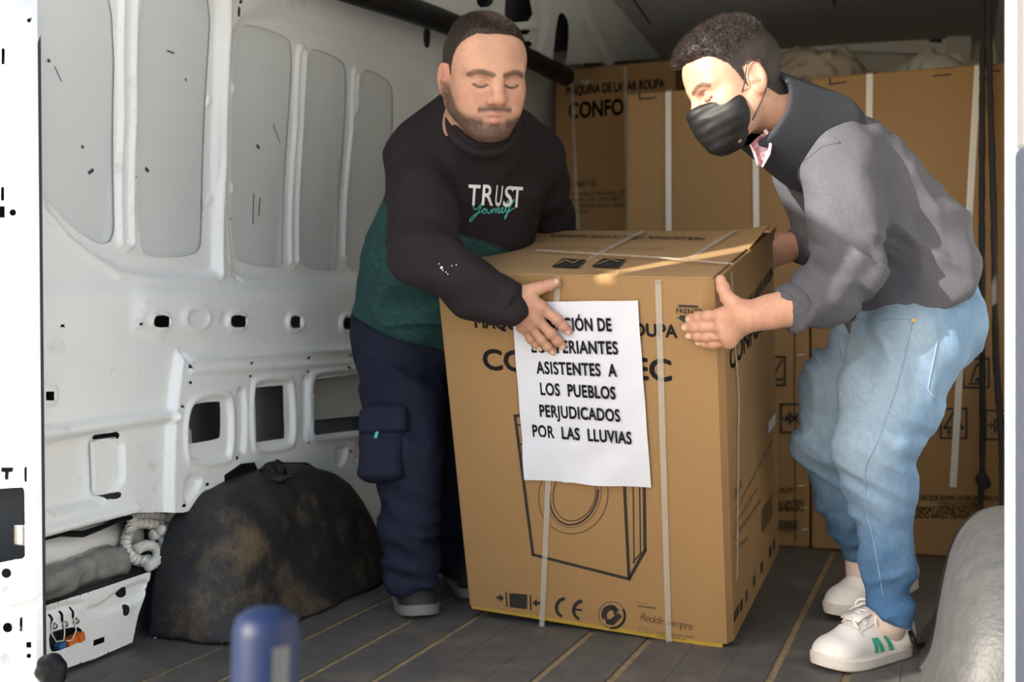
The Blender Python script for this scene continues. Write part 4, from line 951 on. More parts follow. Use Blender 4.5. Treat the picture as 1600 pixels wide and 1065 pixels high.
# ================================================================== PEOPLE
from mathutils.bvhtree import BVHTree
M_skin = mat('skin', (.5, .3, .2), .52, spec=.35, attr='tint', bump=(420, .12, .001), sub=.12)
M_hairm = mat('hair', (.03, .022, .018), .55, attr='tint', spec=.3)
def capsule_d(p, a, b):
    a = np.asarray(a, float); b = np.asarray(b, float); ba = b - a; q = p - a; t = np.clip(q @ ba / (ba @ ba), 0, 1); return np.sqrt(((q - t[:, None] * ba) ** 2).sum(1))
def linedist(p, pts): return np.min([capsule_d(p, a, b) for a, b in zip(pts[:-1], pts[1:])], 0)
def head_prims(wide=1.0, jaw=1.0, nose=1.0, neck=(0, -.05, -.15)):
    L = []
    w = wide
    L += [ell((0, -.018, .035), (.077 * w, .097, .081), k=.02), ell((0, .040, .038), (.062 * w, .048, .058), k=.04), ell((0, .032, -.030), (.062 * w, .054, .066), k=.035)]
    for s in (-1, 1):
        L += [rcone((s * .052 * w, -.004, -.050), (s * .026, .058, -.094), .022 * jaw, .018 * jaw, .035),
              ell((s * .045 * w, .052, -.022), (.022, .022, .017), k=.025), ell((s * .036, .055, -.055), (.022, .022, .022), k=.03),
              rcone((s * .010, .083, .018), (s * .047, .068, .021), .011, .009, .016)]
    L.append(ell((0, .068, -.098), (.025 * jaw, .021, .019), k=.022))
    for s in (-1, 1):
        L.append(ell((s * .0325, .093, .002), (.021, .018, .0115), k=.012, op='s'))
        L.append(ell((s * .0325, .0690, .000), (.0165, .0145, .0135), k=.005))
    L.append(rcone((0, .083, .012), (0, .1085, -.027), .0085 * nose, .0125 * nose, .013))
    for s in (-1, 1):
        L.append(ell((s * .0135 * nose, .097, -.033), (.0085, .011, .0085), k=.007)); L.append(ell((s * .007, .104, -.0425), (.0042, .006, .0042), k=.003, op='s'))
    L.append(ell((0, .070, -.062), (.030, .018, .022), k=.02))
    for s in (-1, 1):
        L.append(rcone((s * .023, .078, -.0640), (s * .004, .0890, -.0600), .0038, .0050, .006)); L.append(rcone((s * .019, .079, -.0715), (0, .0870, -.0725), .0040, .0060, .007))
    L.append(rcone((-.025, .081, -.0665), (0, .0945, -.0660), .0012, .0018, .003, op='s')); L.append(rcone((.025, .081, -.0665), (0, .0945, -.0660), .0012, .0018, .003, op='s'))
    for s in (-1, 1):
        A = np.array([[math.cos(s * .35), math.sin(s * .35), 0], [-math.sin(s * .35), math.cos(s * .35), .0], [0, 0, 1]])
        L.append(ell((s * .0805 * w, -.012, -.006), (.0085, .0185, .031), A, k=.008))
        L.append(ell((s * .0785 * w, -.006, -.032), (.007, .010, .010), k=.010))
        L.append(ell((s * .0885 * w, -.008, -.002), (.0065, .0105, .019), A, k=.006, op='s'))
        L.append(rcone((s * .082 * w, .000, -.010), (s * .085 * w, -.008, -.016), .005, .004, .005))
    L.append(rcone((0, -.030, -.055), neck, .056 * jaw, .058 * jaw, .035))
    return L
def build_head(c, f, u, scale, base, hair_fn, tint_fn, hair_len, hair_col, seed, spikes=3500, spike_len=.008, spike_dir=(0, 0, 1.), **kw):
    f = nrm(f); s = nrm(np.cross(f, u)); u = np.cross(s, f); B = np.array([s, f, u]) * scale
    V, F = surfnet(head_prims(**kw), .0027); V = smooth(V, F, 1, .35); N = vnormals(V, F)
    tint = tint_fn(V, np.tile(np.array(base, float), (len(V), 1)), N)
    hm = hair_fn(V)
    col = np.array(hair_col); g = np.clip(hm * 1.4, 0, 1)[:, None] * (.75 + .25 * vnoise(V * 500, 3))[:, None]; g = g * (.55 + .45 * np.clip(hair_len(V) / .005, 0, 1))[:, None]; tint = tint * (1 - g) + col * g
    to = lambda p: c + p @ B
    # hair: shell lifted off the scalp plus short strands
    fm = hm[F].min(1) > .02; Fh = F[fm]; used = np.unique(Fh); rm = -np.ones(len(V), int); rm[used] = np.arange(len(used))
    th = hair_len(V[used]) * np.clip(hm[used], 0, 1); nzv = vnoise(V[used] * np.array([160, 60, 160]), seed) * .5 + vnoise(V[used] * 420, seed + 1) * .5
    Vh = V[used] + N[used] * (th * (1 + .35 * nzv))[:, None] + N[used] * .0006; hc = np.tile(col, (len(used), 1)) * (1 + .35 * nzv)[:, None]
    r2 = np.random.default_rng(seed); wts = np.clip(hm[Fh].mean(1), 0, 1) * (hair_len(V[Fh].mean(1)) > .0022); pk = r2.choice(len(Fh), spikes, p=wts / wts.sum()); SV = []; SF = []; SC = []
    sdir = np.array(spike_dir, float)
    for i, q in enumerate(pk):
        vv = V[Fh[q]]; b = vv[0] + (vv[1] - vv[0]) * r2.random() + (vv[3] - vv[0]) * r2.random(); nn = N[Fh[q][0]]
        ln = hair_len(b[None])[0]; d = nrm(nn * .8 + sdir * .6 + r2.normal(0, .35, 3)); L_ = (ln * .9 + spike_len * (.4 + .6 * r2.random()) * min(1, ln / .006)); e = nrm(np.cross(d, r2.normal(0, 1, 3))) * .0008; b = b + nn * ln * .5
        k = len(SV); SV += [b + e, b - e, b + np.cross(d, e), b + d * L_]; SF += [(k, k + 1, k + 3), (k + 1, k + 2, k + 3), (k + 2, k, k + 3)]; cc = col * (.7 + .9 * r2.random()); SC += [cc] * 4
    return dict(V=to(V), F=F, tint=tint, hV=to(Vh), hF=rm[Fh], hC=hc, sV=to(np.array(SV)), sF=SF, sC=np.array(SC), to=to, B=B, dirs=(s, f, u))
def hand(joints, palm, wrist, forearm, rw, step=.0024):
    """joints: list of (MCP, PIP, tip, radius) per finger and thumb; palm: extra capsules"""
    L = []
    for a, b, r0, r1 in palm: L.append(rcone(a, b, r0, r1, .012))
    for pts, r_ in joints:
        n = len(pts); rr = np.linspace(r_ * 1.08, r_ * .86, n); L += chain(pts, rr, .004)
        for q in pts[1:-1]: L.append(ell(q, (r_ * 1.10,) * 3, k=.004))
    L += chain([wrist] + forearm, rw, .02)
    V, F = surfnet(L, step); return V, F
class Body:
    def __init__(s): s.V = []; s.F = []; s.T = []; s.n = 0
    def add(s, V, F, tint):
        s.V.append(V); s.F += [tuple(int(i) + s.n for i in f) for f in F]; s.T.append(np.broadcast_to(np.asarray(tint, float), (len(V), 3))); s.n += len(V)
    def obj(s, parent):
        o = mesh_obj('body', np.concatenate(s.V), s.F, M_skin, parent, smooth=True); set_color(o, np.concatenate(s.T)); return o
def nails(parent, tips, B_, r_, col_m):
    for (tip, dr, nn) in tips:
        dr = nrm(dr); nn = nrm(nn - dr * (nn @ dr)); sd_ = np.cross(dr, nn); c_ = np.asarray(tip) + nn * r_ * .80 - dr * r_ * .1
        V, F = surfnet([ell(c_, (r_ * .62, r_ * .78, r_ * .26), np.array([sd_, dr, nn]), k=.001)], .0014); mesh_obj('fingernail', V, F, col_m, parent, smooth=True)
def skin_hand_tint(V, base, seed=1):
    n = vnoise(V * 120, seed)[:, None] * .10 + vnoise(V * 40, seed + 1)[:, None] * .10; return np.clip(np.array(base) * (1 + n * np.array([.6, 1, 1])), 0, 1)
def cloth(name, prims, step, mats, parent, folds=None, pick=None, sm=1, extra=None):
    V, F = surfnet(prims, step, extra); V = smooth(V, F, sm, .5); N = vnormals(V, F); V0 = V
    if folds is not None: V = V + N * folds(V)[:, None]; V = smooth(V, F, 1, .3)
    o = mesh_obj(name, V, F, mats, parent, smooth=True)
    if pick is not None: o.data.polygons.foreach_set('material_index', pick(V0[F].mean(1)).astype(np.int32))
    o.data.update(); bv = BVHTree.FromPolygons([Vector(v) for v in V], [tuple(map(int, f)) for f in F])
    return o, V, F, bv
def hit(bv, px, py, lift=.002):
    v = nrm(ray(px, py)); loc, no, i, d = bv.ray_cast(Vector(CAM), Vector(v))
    return None if loc is None else np.array(loc) + (np.array(no) if np.array(no) @ v < 0 else -np.array(no)) * lift
def drape(bv, lift=.0050):
    def f(Wp):
        out = []
        for q in Wp:
            v = nrm(q - CAM); loc, no, i, d = bv.ray_cast(Vector(CAM), Vector(v)); out.append(np.array(loc) - v * lift if loc is not None else q)
        return np.array(out)
    return f
def seam(name, bv, pts, r_, m, parent, n=24, lift=.0):
    p = np.array(pts, float); t = np.linspace(0, len(p) - 1, n); i = np.minimum(t.astype(int), len(p) - 2); q = p[i] + (p[i + 1] - p[i]) * (t - i)[:, None]
    w_ = [hit(bv, x, y, lift) for x, y in q]; w_ = [x for x in w_ if x is not None]
    keep = [w_[0]]
    for x in w_[1:]:
        if np.linalg.norm(x - keep[-1]) < .08: keep.append(x)
    if len(keep) > 2: MB().tube(keep, r_, 6).obj(name, m, parent, smooth=True)
def chaikin_open(p, it):
    for _ in range(it):
        q = [p[0]]
        for a, b in zip(p[:-1], p[1:]): q += [a * .75 + b * .25, a * .25 + b * .75]
        q.append(p[-1]); p = np.array(q)
    return p
def ridged(p, s): return 1 - 2 * np.abs(vnoise(p, s))
def axis_fold(p, a, b, freq, ang, seed):
    a = np.asarray(a, float); b = np.asarray(b, float); d = nrm(b - a); q = p - a; t = q @ d; r_ = q - t[:, None] * d
    return ridged(np.stack([t * freq + (r_ @ CV(0, 1, 0)) * freq * .5, (r_ @ CV(1, 0, 0)) * ang, (r_ @ CV(0, 0, 1)) * ang], 1), seed)
def shoe(parent_name_root, heel, toe, up, length_scale, width, m_up, m_sole, m_lace, ankle_h=.085, stripe=None):
    """running / court shoe from heel to toe point on the sole plane"""
    heel = np.asarray(heel); toe = np.asarray(toe); fx = nrm(toe - heel); L_ = np.linalg.norm(toe - heel); up = nrm(up - fx * (up @ fx)); sd_ = np.cross(up, fx)
    B = np.array([fx, sd_, up]); to = lambda p: heel + np.asarray(p) @ B; w_ = width
    prof = lambda x: w_ * (.36 + .14 * np.sin(np.clip(x / L_, 0, 1) * math.pi) + .09 * sstep(x / L_, .35, .75)) * np.sqrt(np.clip(1 - np.clip((x / L_ - .78) / .22, 0, 1) ** 2.4, .0, 1)) * np.sqrt(np.clip(1 - np.clip((.10 - x / L_) / .10, 0, 1) ** 2.2, 0, 1))
    n = 36; xs = L_ * (0.5 - .5 * np.cos(np.linspace(0, math.pi, n))); zb = lambda x: .012 * np.clip((x / L_ - .72) / .28, 0, 1) ** 2
    V = []; 
    for lvl, (gz, gr) in enumerate(((.0, .93), (.004, 1.0), (.022, 1.02), (.026, .97))):
        for sgn in (1, -1):
            for x in (xs if sgn == 1 else xs[::-1]): V.append((L_ / 2 + (x - L_ / 2) * (.985 + .015 * gr), sgn * prof(np.array([x]))[0] * gr, gz + zb(x)))
    m = 2 * n; F = [(k * m + i, k * m + (i + 1) % m, (k + 1) * m + (i + 1) % m, (k + 1) * m + i) for k in range(3) for i in range(m)] + [tuple(range(m - 1, -1, -1)), tuple(3 * m + i for i in range(m))]
    mesh_obj('sole', to(np.array(V)), F, m_sole, parent_name_root)
    h = ankle_h; P_ = lambda x, y, z: to((x * L_, y, z))
    pr = [rcone(P_(.15, 0, .045), P_(.80, 0, .034), w_ * .44, w_ * .37, .03, flat=up, fs=.82), ell(P_(.78, 0, .030), (L_ * .205, w_ * .46, .034), B, k=.02),
          rcone(P_(.15, 0, .05), P_(.14, 0, h), w_ * .40, w_ * .40, .03), rcone(P_(.28, 0, h * .95), P_(.62, 0, .055), w_ * .33, w_ * .30, .03, flat=sd_, fs=.95),
          ]
    base_p = to((0, 0, .014)); 
    def half(p): return -((p - base_p) @ up)
    q = Prim(half, np.zeros(3), np.zeros(3), .006, 'i'); cutt = Prim(lambda p: (p - to((0, 0, h + .004))) @ up, np.zeros(3), np.zeros(3), .006, 'i')
    V, F = surfnet(pr + [q, cutt], .0035); V = smooth(V, F, 1, .4)
    o = mesh_obj('shoe_upper', V, F, m_up, parent_name_root, smooth=True); bv = BVHTree.FromPolygons([Vector(v) for v in V], [tuple(map(int, f)) for f in F])
    def top(x, y): 
        a = to((x * L_, y, .2)); loc, no, i, d = bv.ray_cast(Vector(a), Vector(-up)); return np.array(loc) if loc is not None else to((x * L_, y, .05))
    if m_lace:
        tp_ = [top(x, 0) + up * .004 for x in (.27, .36, .46, .56, .64)]; tp_[0] = tp_[0] + up * .012
        MB().ribbon(tp_, sd_, .050, up, .004).obj('tongue', m_up, parent_name_root, smooth=True)
        for k in range(7):
            x = .33 + k * .050; s_ = 1 if k % 2 else -1
            MB().tube([top(x - .018 * s_ * y / .026, y) + up * (.0075 - .004 * abs(y) / .026) for y in np.linspace(-.027, .027, 7)], .0034, 6).obj('lace', m_lace, parent_name_root, smooth=True)
        for s in (-1, 1):
            c0 = top(.32, 0) + up * .012; a = [c0 + fx * (.004 + .026 * math.sin(t * .62)) + sd_ * s * (.004 + .030 * (1 - math.cos(t)) * .5) + up * (.016 * math.sin(t) - .002 * t) for t in np.linspace(0, 5.2, 18)]
            MB().tube(a, .0030, 6).obj('lace', m_lace, parent_name_root, smooth=True)
            MB().tube([c0, c0 + sd_ * s * .020 + fx * .02 + up * .004, c0 + sd_ * s * .036 + fx * .045 - up * .012, c0 + sd_ * s * .042 + fx * .05 - up * .03], .0028, 6).obj('lace', m_lace, parent_name_root, smooth=True)
        for s in (-1, 1):
            MB().tube([top(x, s * .030) + up * .0005 for x in np.linspace(.30, .66, 9)], .0018, 5).obj('stitch_line', m_sole, parent_name_root, smooth=True)
        MB().tube([top(.70 - .07 * (abs(y) / .036) ** 1.5, y) + up * .0004 for y in np.linspace(-.036, .036, 11)], .0016, 5).obj('stitch_line', m_sole, parent_name_root, smooth=True)
    def side(x, z, s=1):
        a = to((x * L_, s * .2, z)); loc, no, i, d = bv.ray_cast(Vector(a), Vector(-sd_ * s)); return (np.array(loc) if loc is not None else to((x * L_, s * w_ * .4, z))) + sd_ * s * .0015
    return to, side, top, B

_bc = BO + Rb @ np.array([BW / 2, BD / 2, BH / 2]); _bh = np.array([BW, BD, BH]) / 2 + .003
def _carton(p):
    q = np.abs((p - _bc) @ Rb) - _bh; return np.sqrt((np.maximum(q, 0) ** 2).sum(1)) + np.minimum(q.max(1), 0)
PRESS = Prim(_carton, _bc - .65, _bc + .65, .008, 's')      # soft things give way where they press on the carton
# ------------------------------------------------------------------ the man on the left
SK1 = (.50, .275, .185)
M_shirtknit = mat('two_tone_knit', (.017, .0125, .0145), .85, attr='tint', bump=(500, .35, .001), spec=.2)
M_blackknit = mat('black_cotton_knit', (.017, .0125, .0145), .85, bump=(500, .35, .001), noise=(9, .4, (.026, .019, .022)), spec=.2)
M_teal = mat('teal_heather_knit', (.022, .070, .066), .85, bump=(500, .35, .001), noise=(140, .7, (.013, .042, .041)), spec=.2)
M_navy = mat('navy_work_cloth', (.0095, .0115, .026), .8, bump=(600, .3, .001), noise=(7, .6, (.015, .018, .037)), spec=.2)
M_wht = mat('white_print', (.75, .73, .73), .7); M_tealp = mat('teal_print', (.06, .40, .34), .7)
M_shoeb = mat('black_shoe', (.018, .017, .018), .7, bump=(300, .4)); M_soleg = mat('grey_sole', (.16, .155, .15), .7)
M_nail = mat('fingernail', (.60, .38, .29), .35)
lm = empty('person', P(645, 968, 2.82) * [1, 1, 0], 'man in black and teal sweatshirt gripping the tipped carton with a bare hand', 'person')
b1 = Body()
def hair1(V):
    x, y, z = np.abs(V[:, 0]), V[:, 1], V[:, 2]
    hl = np.interp(y, [-.12, -.05, -.022, -.012, .012, .022, .035, .050, .066, .09], [-.075, -.060, -.030, .012, -.012, .020, .048, .068, .083, .112]) + .016 * np.clip((x - .022) / .03, 0, 1) * np.clip((y - .03) / .03, 0, 1)
    ear = (x > .070) & (z < .022) & (y > -.035) & (y < .012); hl = hl + .0035 * vnoise(V * 130, 77) + .004 * vnoise(V * 45, 78)
    return sstep(z - hl, -.004, .020) * ~ear
def tint1(V, T, N):
    x, y, z = np.abs(V[:, 0]), V[:, 1], V[:, 2]; T = T * (1 + .10 * vnoise(V * 60, 5) + .06 * vnoise(V * 250, 6))[:, None]
    red = np.exp(-((x - .045) ** 2 + (z + .028) ** 2) / .0006) * .35 + np.exp(-(x ** 2 + (z + .028) ** 2) / .0002) * .3 * (y > .08) + ((x > .074) & (y < .02)) * .5
    T = T * (1 + red[:, None] * np.array([.10, -.22, -.22]))
    line = np.interp(y, [-.03, .0, .02, .045, .07, .10], [.0, -.004, -.022, -.046, -.060, -.066]); bd = sstep(line - z, -.004, .016) * sstep(y, -.012, .006) * sstep(-z, -.12, -.01)
    bd *= 1 - sstep(-z, .108, .150)
    mo = sstep(y, .070, .080) * np.exp(-((z + .0500 + .10 * np.clip(x - .012, 0, 1)) / .0062) ** 2) * (x < .034)
    lip = sstep(y, .074, .082) * np.exp(-((z + .066) / .0105) ** 4) * sstep(.023 - x, -.002, .004)
    soul = np.exp(-((z + .086) / .006) ** 2 - (x / .008) ** 2) * (y > .07) * .9
    chin_gap = sstep(y, .07, .08) * np.exp(-((z + .084) / .006) ** 2) * ((x > .009) & (x < .024)) * .5
    b_ = np.clip(np.maximum(bd * (1 - .5 * chin_gap), mo) * (1 - lip) + soul, 0, 1) * (.84 + .16 * vnoise(V * 700, 8)); T = T * (1 - b_[:, None]) + np.array([.040, .026, .020]) * b_[:, None]
    T = T * (1 - lip[:, None] * .75) + np.array([.46, .20, .16]) * lip[:, None] * .75
    front = y > .045; q = np.stack([x, z], 1)
    br = sd_line(q, np.array([[.012, .0165], [.030, .0215], [.044, .0205], [.054, .014]])); bm_ = front * sstep(-br, -.0066, -.0036) * (.8 + .2 * vnoise(V * 700, 9)); T = T * (1 - bm_[:, None] * .9) + np.array([.035, .022, .017]) * bm_[:, None] * .9
    la = sd_line(q, np.array([[.0185, -.0045], [.026, -.0085], [.035, -.0092], [.0455, -.0045]])); lm_ = front * sstep(-la, -.0034, -.0014); T = T * (1 - lm_[:, None] * .85) + np.array([.03, .018, .014]) * lm_[:, None] * .85
    li = sd_line(q, np.array([[.020, .006], [.032, .0115], [.045, .006]])); l2 = front * sstep(-li, -.0030, -.0005) * .35; T = T * (1 - l2[:, None]) + np.array([.22, .10, .07]) * l2[:, None]
    return T
h1 = build_head(P(757, 119, 2.50), CV(.30, -.36, .88), CV(.04, 1, .25), 1.09, SK1, hair1, tint1, lambda V: .0014 + .0045 * sstep(V[:, 2], .060, .105), (.026, .016, .011), 31, spikes=5200, spike_len=.005, spike_dir=(0, -.1, .5), wide=1.02, jaw=1.08, nose=1.06, neck=(0, -.090, -.140))
b1.add(h1['V'], h1['F'], h1['tint'])
# trunk, arms and legs: the same skeleton makes the body and, thicker, the clothes
sideL = CV(1, -.02, -.38)
k0_, k1_ = P(748, 236, 2.69), P(756, 191, 2.575); kx = nrm(k1_ - k0_)
def torso1(g, k=.04):
    return [loft([(P(752, 196, 2.64), sideL, .075 + g, .070 + g), (P(746, 232, 2.71), sideL, .150 + g, .098 + g), (P(738, 275, 2.76), sideL, .188 + g, .130 + g), (P(722, 330, 2.82), sideL, .198 + g, .150 + g),
                  (P(692, 400, 2.90), sideL, .205 + g, .172 + g), (P(664, 455, 2.96), sideL, .185 + g, .165 + g), (P(652, 492, 2.99), sideL, .172 + g, .155 + g), (P(650, 545, 3.0), sideL, .150 + g, .135 + g)], k),
            rcone(P(722, 178, 2.70), P(668, 232, 2.72), .068 + g, .078 + g, .06), rcone(P(775, 196, 2.70), P(830, 236, 2.82), .058 + g, .074 + g, .06), ell(P(735, 205, 2.76), (.10 + g, .10 + g, .09 + g), k=.06)] + ([rcone(k0_, k1_ - kx * .006, .100, .078, .06)] if g == 0 else [])
S1, E1, W1 = P(655, 252, 2.67), P(668, 405, 2.50), onF(797, 473, .062)
S2, E2, W2 = P(834, 246, 2.86), P(858, 335, 3.00), P(885, 420, 3.17)
def arm1(g): return chain([S1, (S1 + E1) / 2 + CV(-.004, 0, 0), E1], [.080 + g, .073 + g, .064 + g], .035) + chain([E1, E1 * .45 + W1 * .55 + CV(-.01, -.012, 0), W1], [.064 + g, .056 + g, .041 + g], .03)
def arm2(g): return chain([S2, (S2 + E2) / 2, E2], [.076 + g, .068 + g, .060 + g], .035) + chain([E2, W2], [.060 + g, .042 + g], .02)
HR, KR, AR = P(622, 540, 3.00), P(640, 705, 2.90), P(645, 925, 2.90)
HL, KL, AL = P(688, 540, 3.08), P(700, 715, 3.10), P(708, 880, 3.22)
def legs1(g):
    return [ell(P(648, 510, 3.02), (.160 + g, .148 + g, .16 + g), np.array([nrm(sideL), nrm(np.cross([0, 0, 1.], sideL)), [0, 0, 1.]]), k=.05)] + \
        chain([HR, HR * .5 + KR * .5, KR, KR * .5 + AR * .5, AR], [.108 + g, .098 + g, .080 + g, .070 + g, .058 + g], .03) + chain([HL, HL * .5 + KL * .5, KL, KL * .5 + AL * .5, AL], [.108 + g, .095 + g, .080 + g, .070 + g, .058 + g], .03)
V, F = surfnet(torso1(-.034) + arm1(-.018) + arm2(-.018) + legs1(-.022) + [PRESS], .012); b1.add(V, F, SK1)
# right hand spread on the carton front
oF = lambda x, y, o_: onF(x, y, o_)
wr = oF(806, 472, .048)
fj = [([oF(845, 480, .034), oF(870, 499, .027), oF(880, 509, .019), oF(888, 517, .013)], .0112), ([oF(838, 496, .036), oF(861, 521, .029), oF(871, 532, .020), oF(879, 540, .013)], .0113),
      ([oF(828, 506, .034), oF(846, 530, .028), oF(856, 541, .020), oF(864, 548, .013)], .0107), ([oF(817, 510, .030), oF(829, 529, .025), oF(837, 537, .018), oF(844, 542, .012)], .0094),
      ([oF(826, 454, .034), oF(845, 449, .026), oF(858, 445, .018), oF(869, 441, .013)], .0122)]
pm = [(wr, fj[i][0][0], .020, .0135) for i in range(4)] + [(oF(812, 460, .042), fj[4][0][1], .019, .0135), (oF(815, 462, .040), fj[0][0][0], .017, .0125)] + [(fj[i][0][0], fj[i + 1][0][0], .0118, .0118) for i in range(3)]
V, F = hand(fj, pm, wr, [W1 * .9 + wr * .1 + CV(-.01, 0, 0), W1 * .5 + E1 * .5], [.027, .029, .034])
tn = skin_hand_tint(V, (.46, .245, .165)); tat = np.exp(-(np.linalg.norm(V - oF(821, 454, .062), axis=1) / .0085) ** 4) * (.55 + .3 * vnoise(V * 300, 4)); tn = tn * (1 - tat[:, None]) + np.array([.12, .10, .10]) * tat[:, None]
b1.add(V, F, tn)
# left hand behind the carton
wl = W2; dl = nrm(bx(.40, BD + .03, .70) - wl); ul = np.array([0, 0, 1.]); sl = np.cross(dl, ul)
fl = [([wl + dl * .09 + ul * (.03 - .02 * i), wl + dl * .13 + ul * (.03 - .02 * i) - Rb[:, 1] * 0, wl + dl * .165 + ul * (.03 - .02 * i)], .0105) for i in range(4)] + [([wl + dl * .03 + ul * .03, wl + dl * .06 + ul * .055, wl + dl * .08 + ul * .07], .0115)]
V, F = hand(fl, [(wl, q[0][0], .02, .014) for q in fl], wl, [W2 * .7 + E2 * .3], [.026, .030], .004); b1.add(V, F, SK1)
body1 = b1.obj(lm)
o = mesh_obj('hair', h1['hV'], h1['hF'], M_hairm, lm, smooth=True); set_color(o, h1['hC'])
o = mesh_obj('hair_strands', h1['sV'], h1['sF'], M_hairm, lm, kind='stuff'); set_color(o, h1['sC'])
nails(lm, [(q[0][-1], q[0][-1] - q[0][-2], FN + (np.array([0, 0, .4]) if i == 4 else 0)) for i, q in enumerate(fj)], None, .0098, M_nail)
# sweatshirt
def folds1(V):
    el = np.exp(-(np.linalg.norm(V - E1, axis=1) / .095) ** 2); wpd = V + .025 * vnoise(V * 9, 2)[:, None]
    d = .003 * ridged(wpd * np.array([8, 8, 14]), 3) + el * .012 * (axis_fold(wpd, S1 + CV(.1, 0, 0), W1, 24, 9, 4) - .4) + .006 * axis_fold(wpd, E1, W1 + CV(0, .12, 0), 24, 12, 5) * np.clip(1.2 - capsule_d(V, E1, W1) / .08, 0, 1)
    d += .007 * axis_fold(wpd, S1, E1 + CV(.15, 0, 0), 16, 10, 6) * np.clip(1.2 - capsule_d(V, S1, E1) / .09, 0, 1)
    d += .008 * axis_fold(wpd, S2, W2, 24, 8, 8) * np.clip(1 - capsule_d(V, S2, W2) / .10, 0, 1)
    low = sstep(-(V[:, 2]), -1.06, -.80); d += low * .009 * ridged(wpd @ np.array([[5, 0, 0], [0, 5, 0], [0, 0, 14]]), 12) + .004 * ridged(wpd * np.array([10, 10, 4]), 14)
    return d * 1.6 - .006
arms_dist = lambda p: np.minimum(eval_prims(arm1(0), p), eval_prims(arm2(0), p))
la, lb, lc = P(598, 308, 2.85), P(755, 378, 2.70), P(820, 378, 2.75)
nb = nrm(np.cross(lb - la, CV(.2, .1, -1))); nb = nb if nb[2] > 0 else -nb
def pick1(c): return ((arms_dist(c) > .012) & (((c - la) @ nb) < 0)).astype(int)
neck_cut = rcone(k1_ - kx * .035, k1_ + kx * .09, .062, .068, .010, 's'); hem_p = P(545, 482, 3.0); hem_n = nrm(np.cross(P(690, 548, 2.92) - hem_p, CV(0, .12, -1))); hem_n = hem_n if hem_n[2] > 0 else -hem_n
hemq = Prim(lambda p: np.where(arms_dist(p) < .03, -1.0, -((p - hem_p) @ hem_n)), np.zeros(3), np.zeros(3), .008, 'i')
sw, Vs, Fs, bv1 = cloth('sweatshirt', torso1(0) + arm1(0) + [q for q in arm2(0)] + [hemq, neck_cut, PRESS], .0065, [M_shirtknit], lm, folds1)
V0s, _ = surfnet(torso1(0) + arm1(0) + [q for q in arm2(0)] + [hemq, neck_cut, PRESS], .0065)
tm = sstep(arms_dist(V0s), .004, .014) * sstep(-((V0s - la) @ nb), -.004, .004)
he = (1 + .35 * vnoise(V0s * np.array([150, 150, 300]), 91))[:, None]; set_color(sw, np.array([.0185, .0135, .0155]) * (1 - tm[:, None]) * (1 + .1 * (he - 1)) + np.array([.019, .060, .057]) * tm[:, None] * he)
cu = nrm(W1 - E1); MB().lathe(W1 - cu * .030, cu, [(.0455, 0), (.048, .004), (.048, .012), (.0462, .016), (.0475, .020), (.0470, .034), (.042, .036)], 28).obj('cuff', M_blackknit, lm, smooth=True)
ka = nrm(np.cross(kx, [0, 0, 1.])); kb = np.cross(kx, ka); rg = [k1_ - kx * .004 + .0745 * (ka * math.cos(t) + kb * math.sin(t)) for t in np.linspace(0, 2 * math.pi, 40)]
V, F = surfnet(chain(rg, [.0105] * 40, .01, flat=None), .004); mesh_obj('collar', V, F, M_blackknit, lm, smooth=True)
d1_ = drape(bv1)
for s, x0, x1, ly in (('T', 731, 749, 0), ('R', 753, 770, 0), ('U', 773, 783, 1), ('S', 786, 800, 2), ('T', 799, 815, 3)):
    m_ = MB(); text(m_, s, P(x0, 320 + ly, 2.5), P(x1, 321 + ly, 2.5), .044, CV(0, 0, 1), .012, shear=.12 if s == 'S' else .02, surf=d1_); m_.obj('lettering', M_wht, lm)
yo = MB()
def ycurve(pts, r_=.0016):
    p = np.array(pts, float); p = np.array(chaikin_open(p, 3)); return [hit(bv1, x, y, .002) for x, y in p]
for pts in ([(741, 317), (739, 324), (743, 328), (750, 321), (755, 312)], [(755, 312), (750, 326), (742, 339), (733, 347), (735, 340), (744, 333), (752, 330)],
            [(752, 330), (757, 324), (760, 327), (757, 333), (753, 332), (754, 326), (761, 327)], [(761, 327), (761, 333), (765, 332), (768, 325), (767, 332), (770, 330)],
            [(770, 330), (771, 324), (774, 326), (774, 332)], [(774, 332), (778, 322), (780, 327), (777, 333), (781, 331)], [(781, 331), (786, 326), (785, 322), (782, 327), (784, 333), (788, 329)],
            [(788, 329), (794, 316), (793, 312), (789, 322), (789, 331), (792, 330)], [(792, 330), (800, 316), (803, 311), (800, 312), (794, 328), (788, 344), (788, 337), (796, 328), (803, 324)]):
    yo.tube([q for q in ycurve(pts) if q is not None], .0014, 5)
yo.obj('script_lettering', M_tealp, lm, kind='stuff')
sp = MB()
for x, y in ((686, 412), (690, 418), (697, 425), (700, 428), (706, 415), (713, 414), (692, 422)):
    q = hit(bv1, x, y, .001)
    if q is not None: sp.lathe(q, CV(0, 0, 1), [(.0016 + .0016 * ((x * 7) % 3 == 0), 0), (.001, .001)], 6)
sp.obj('paint_splash', M_wht, lm, kind='stuff', label='pale paint specks on the sleeve')
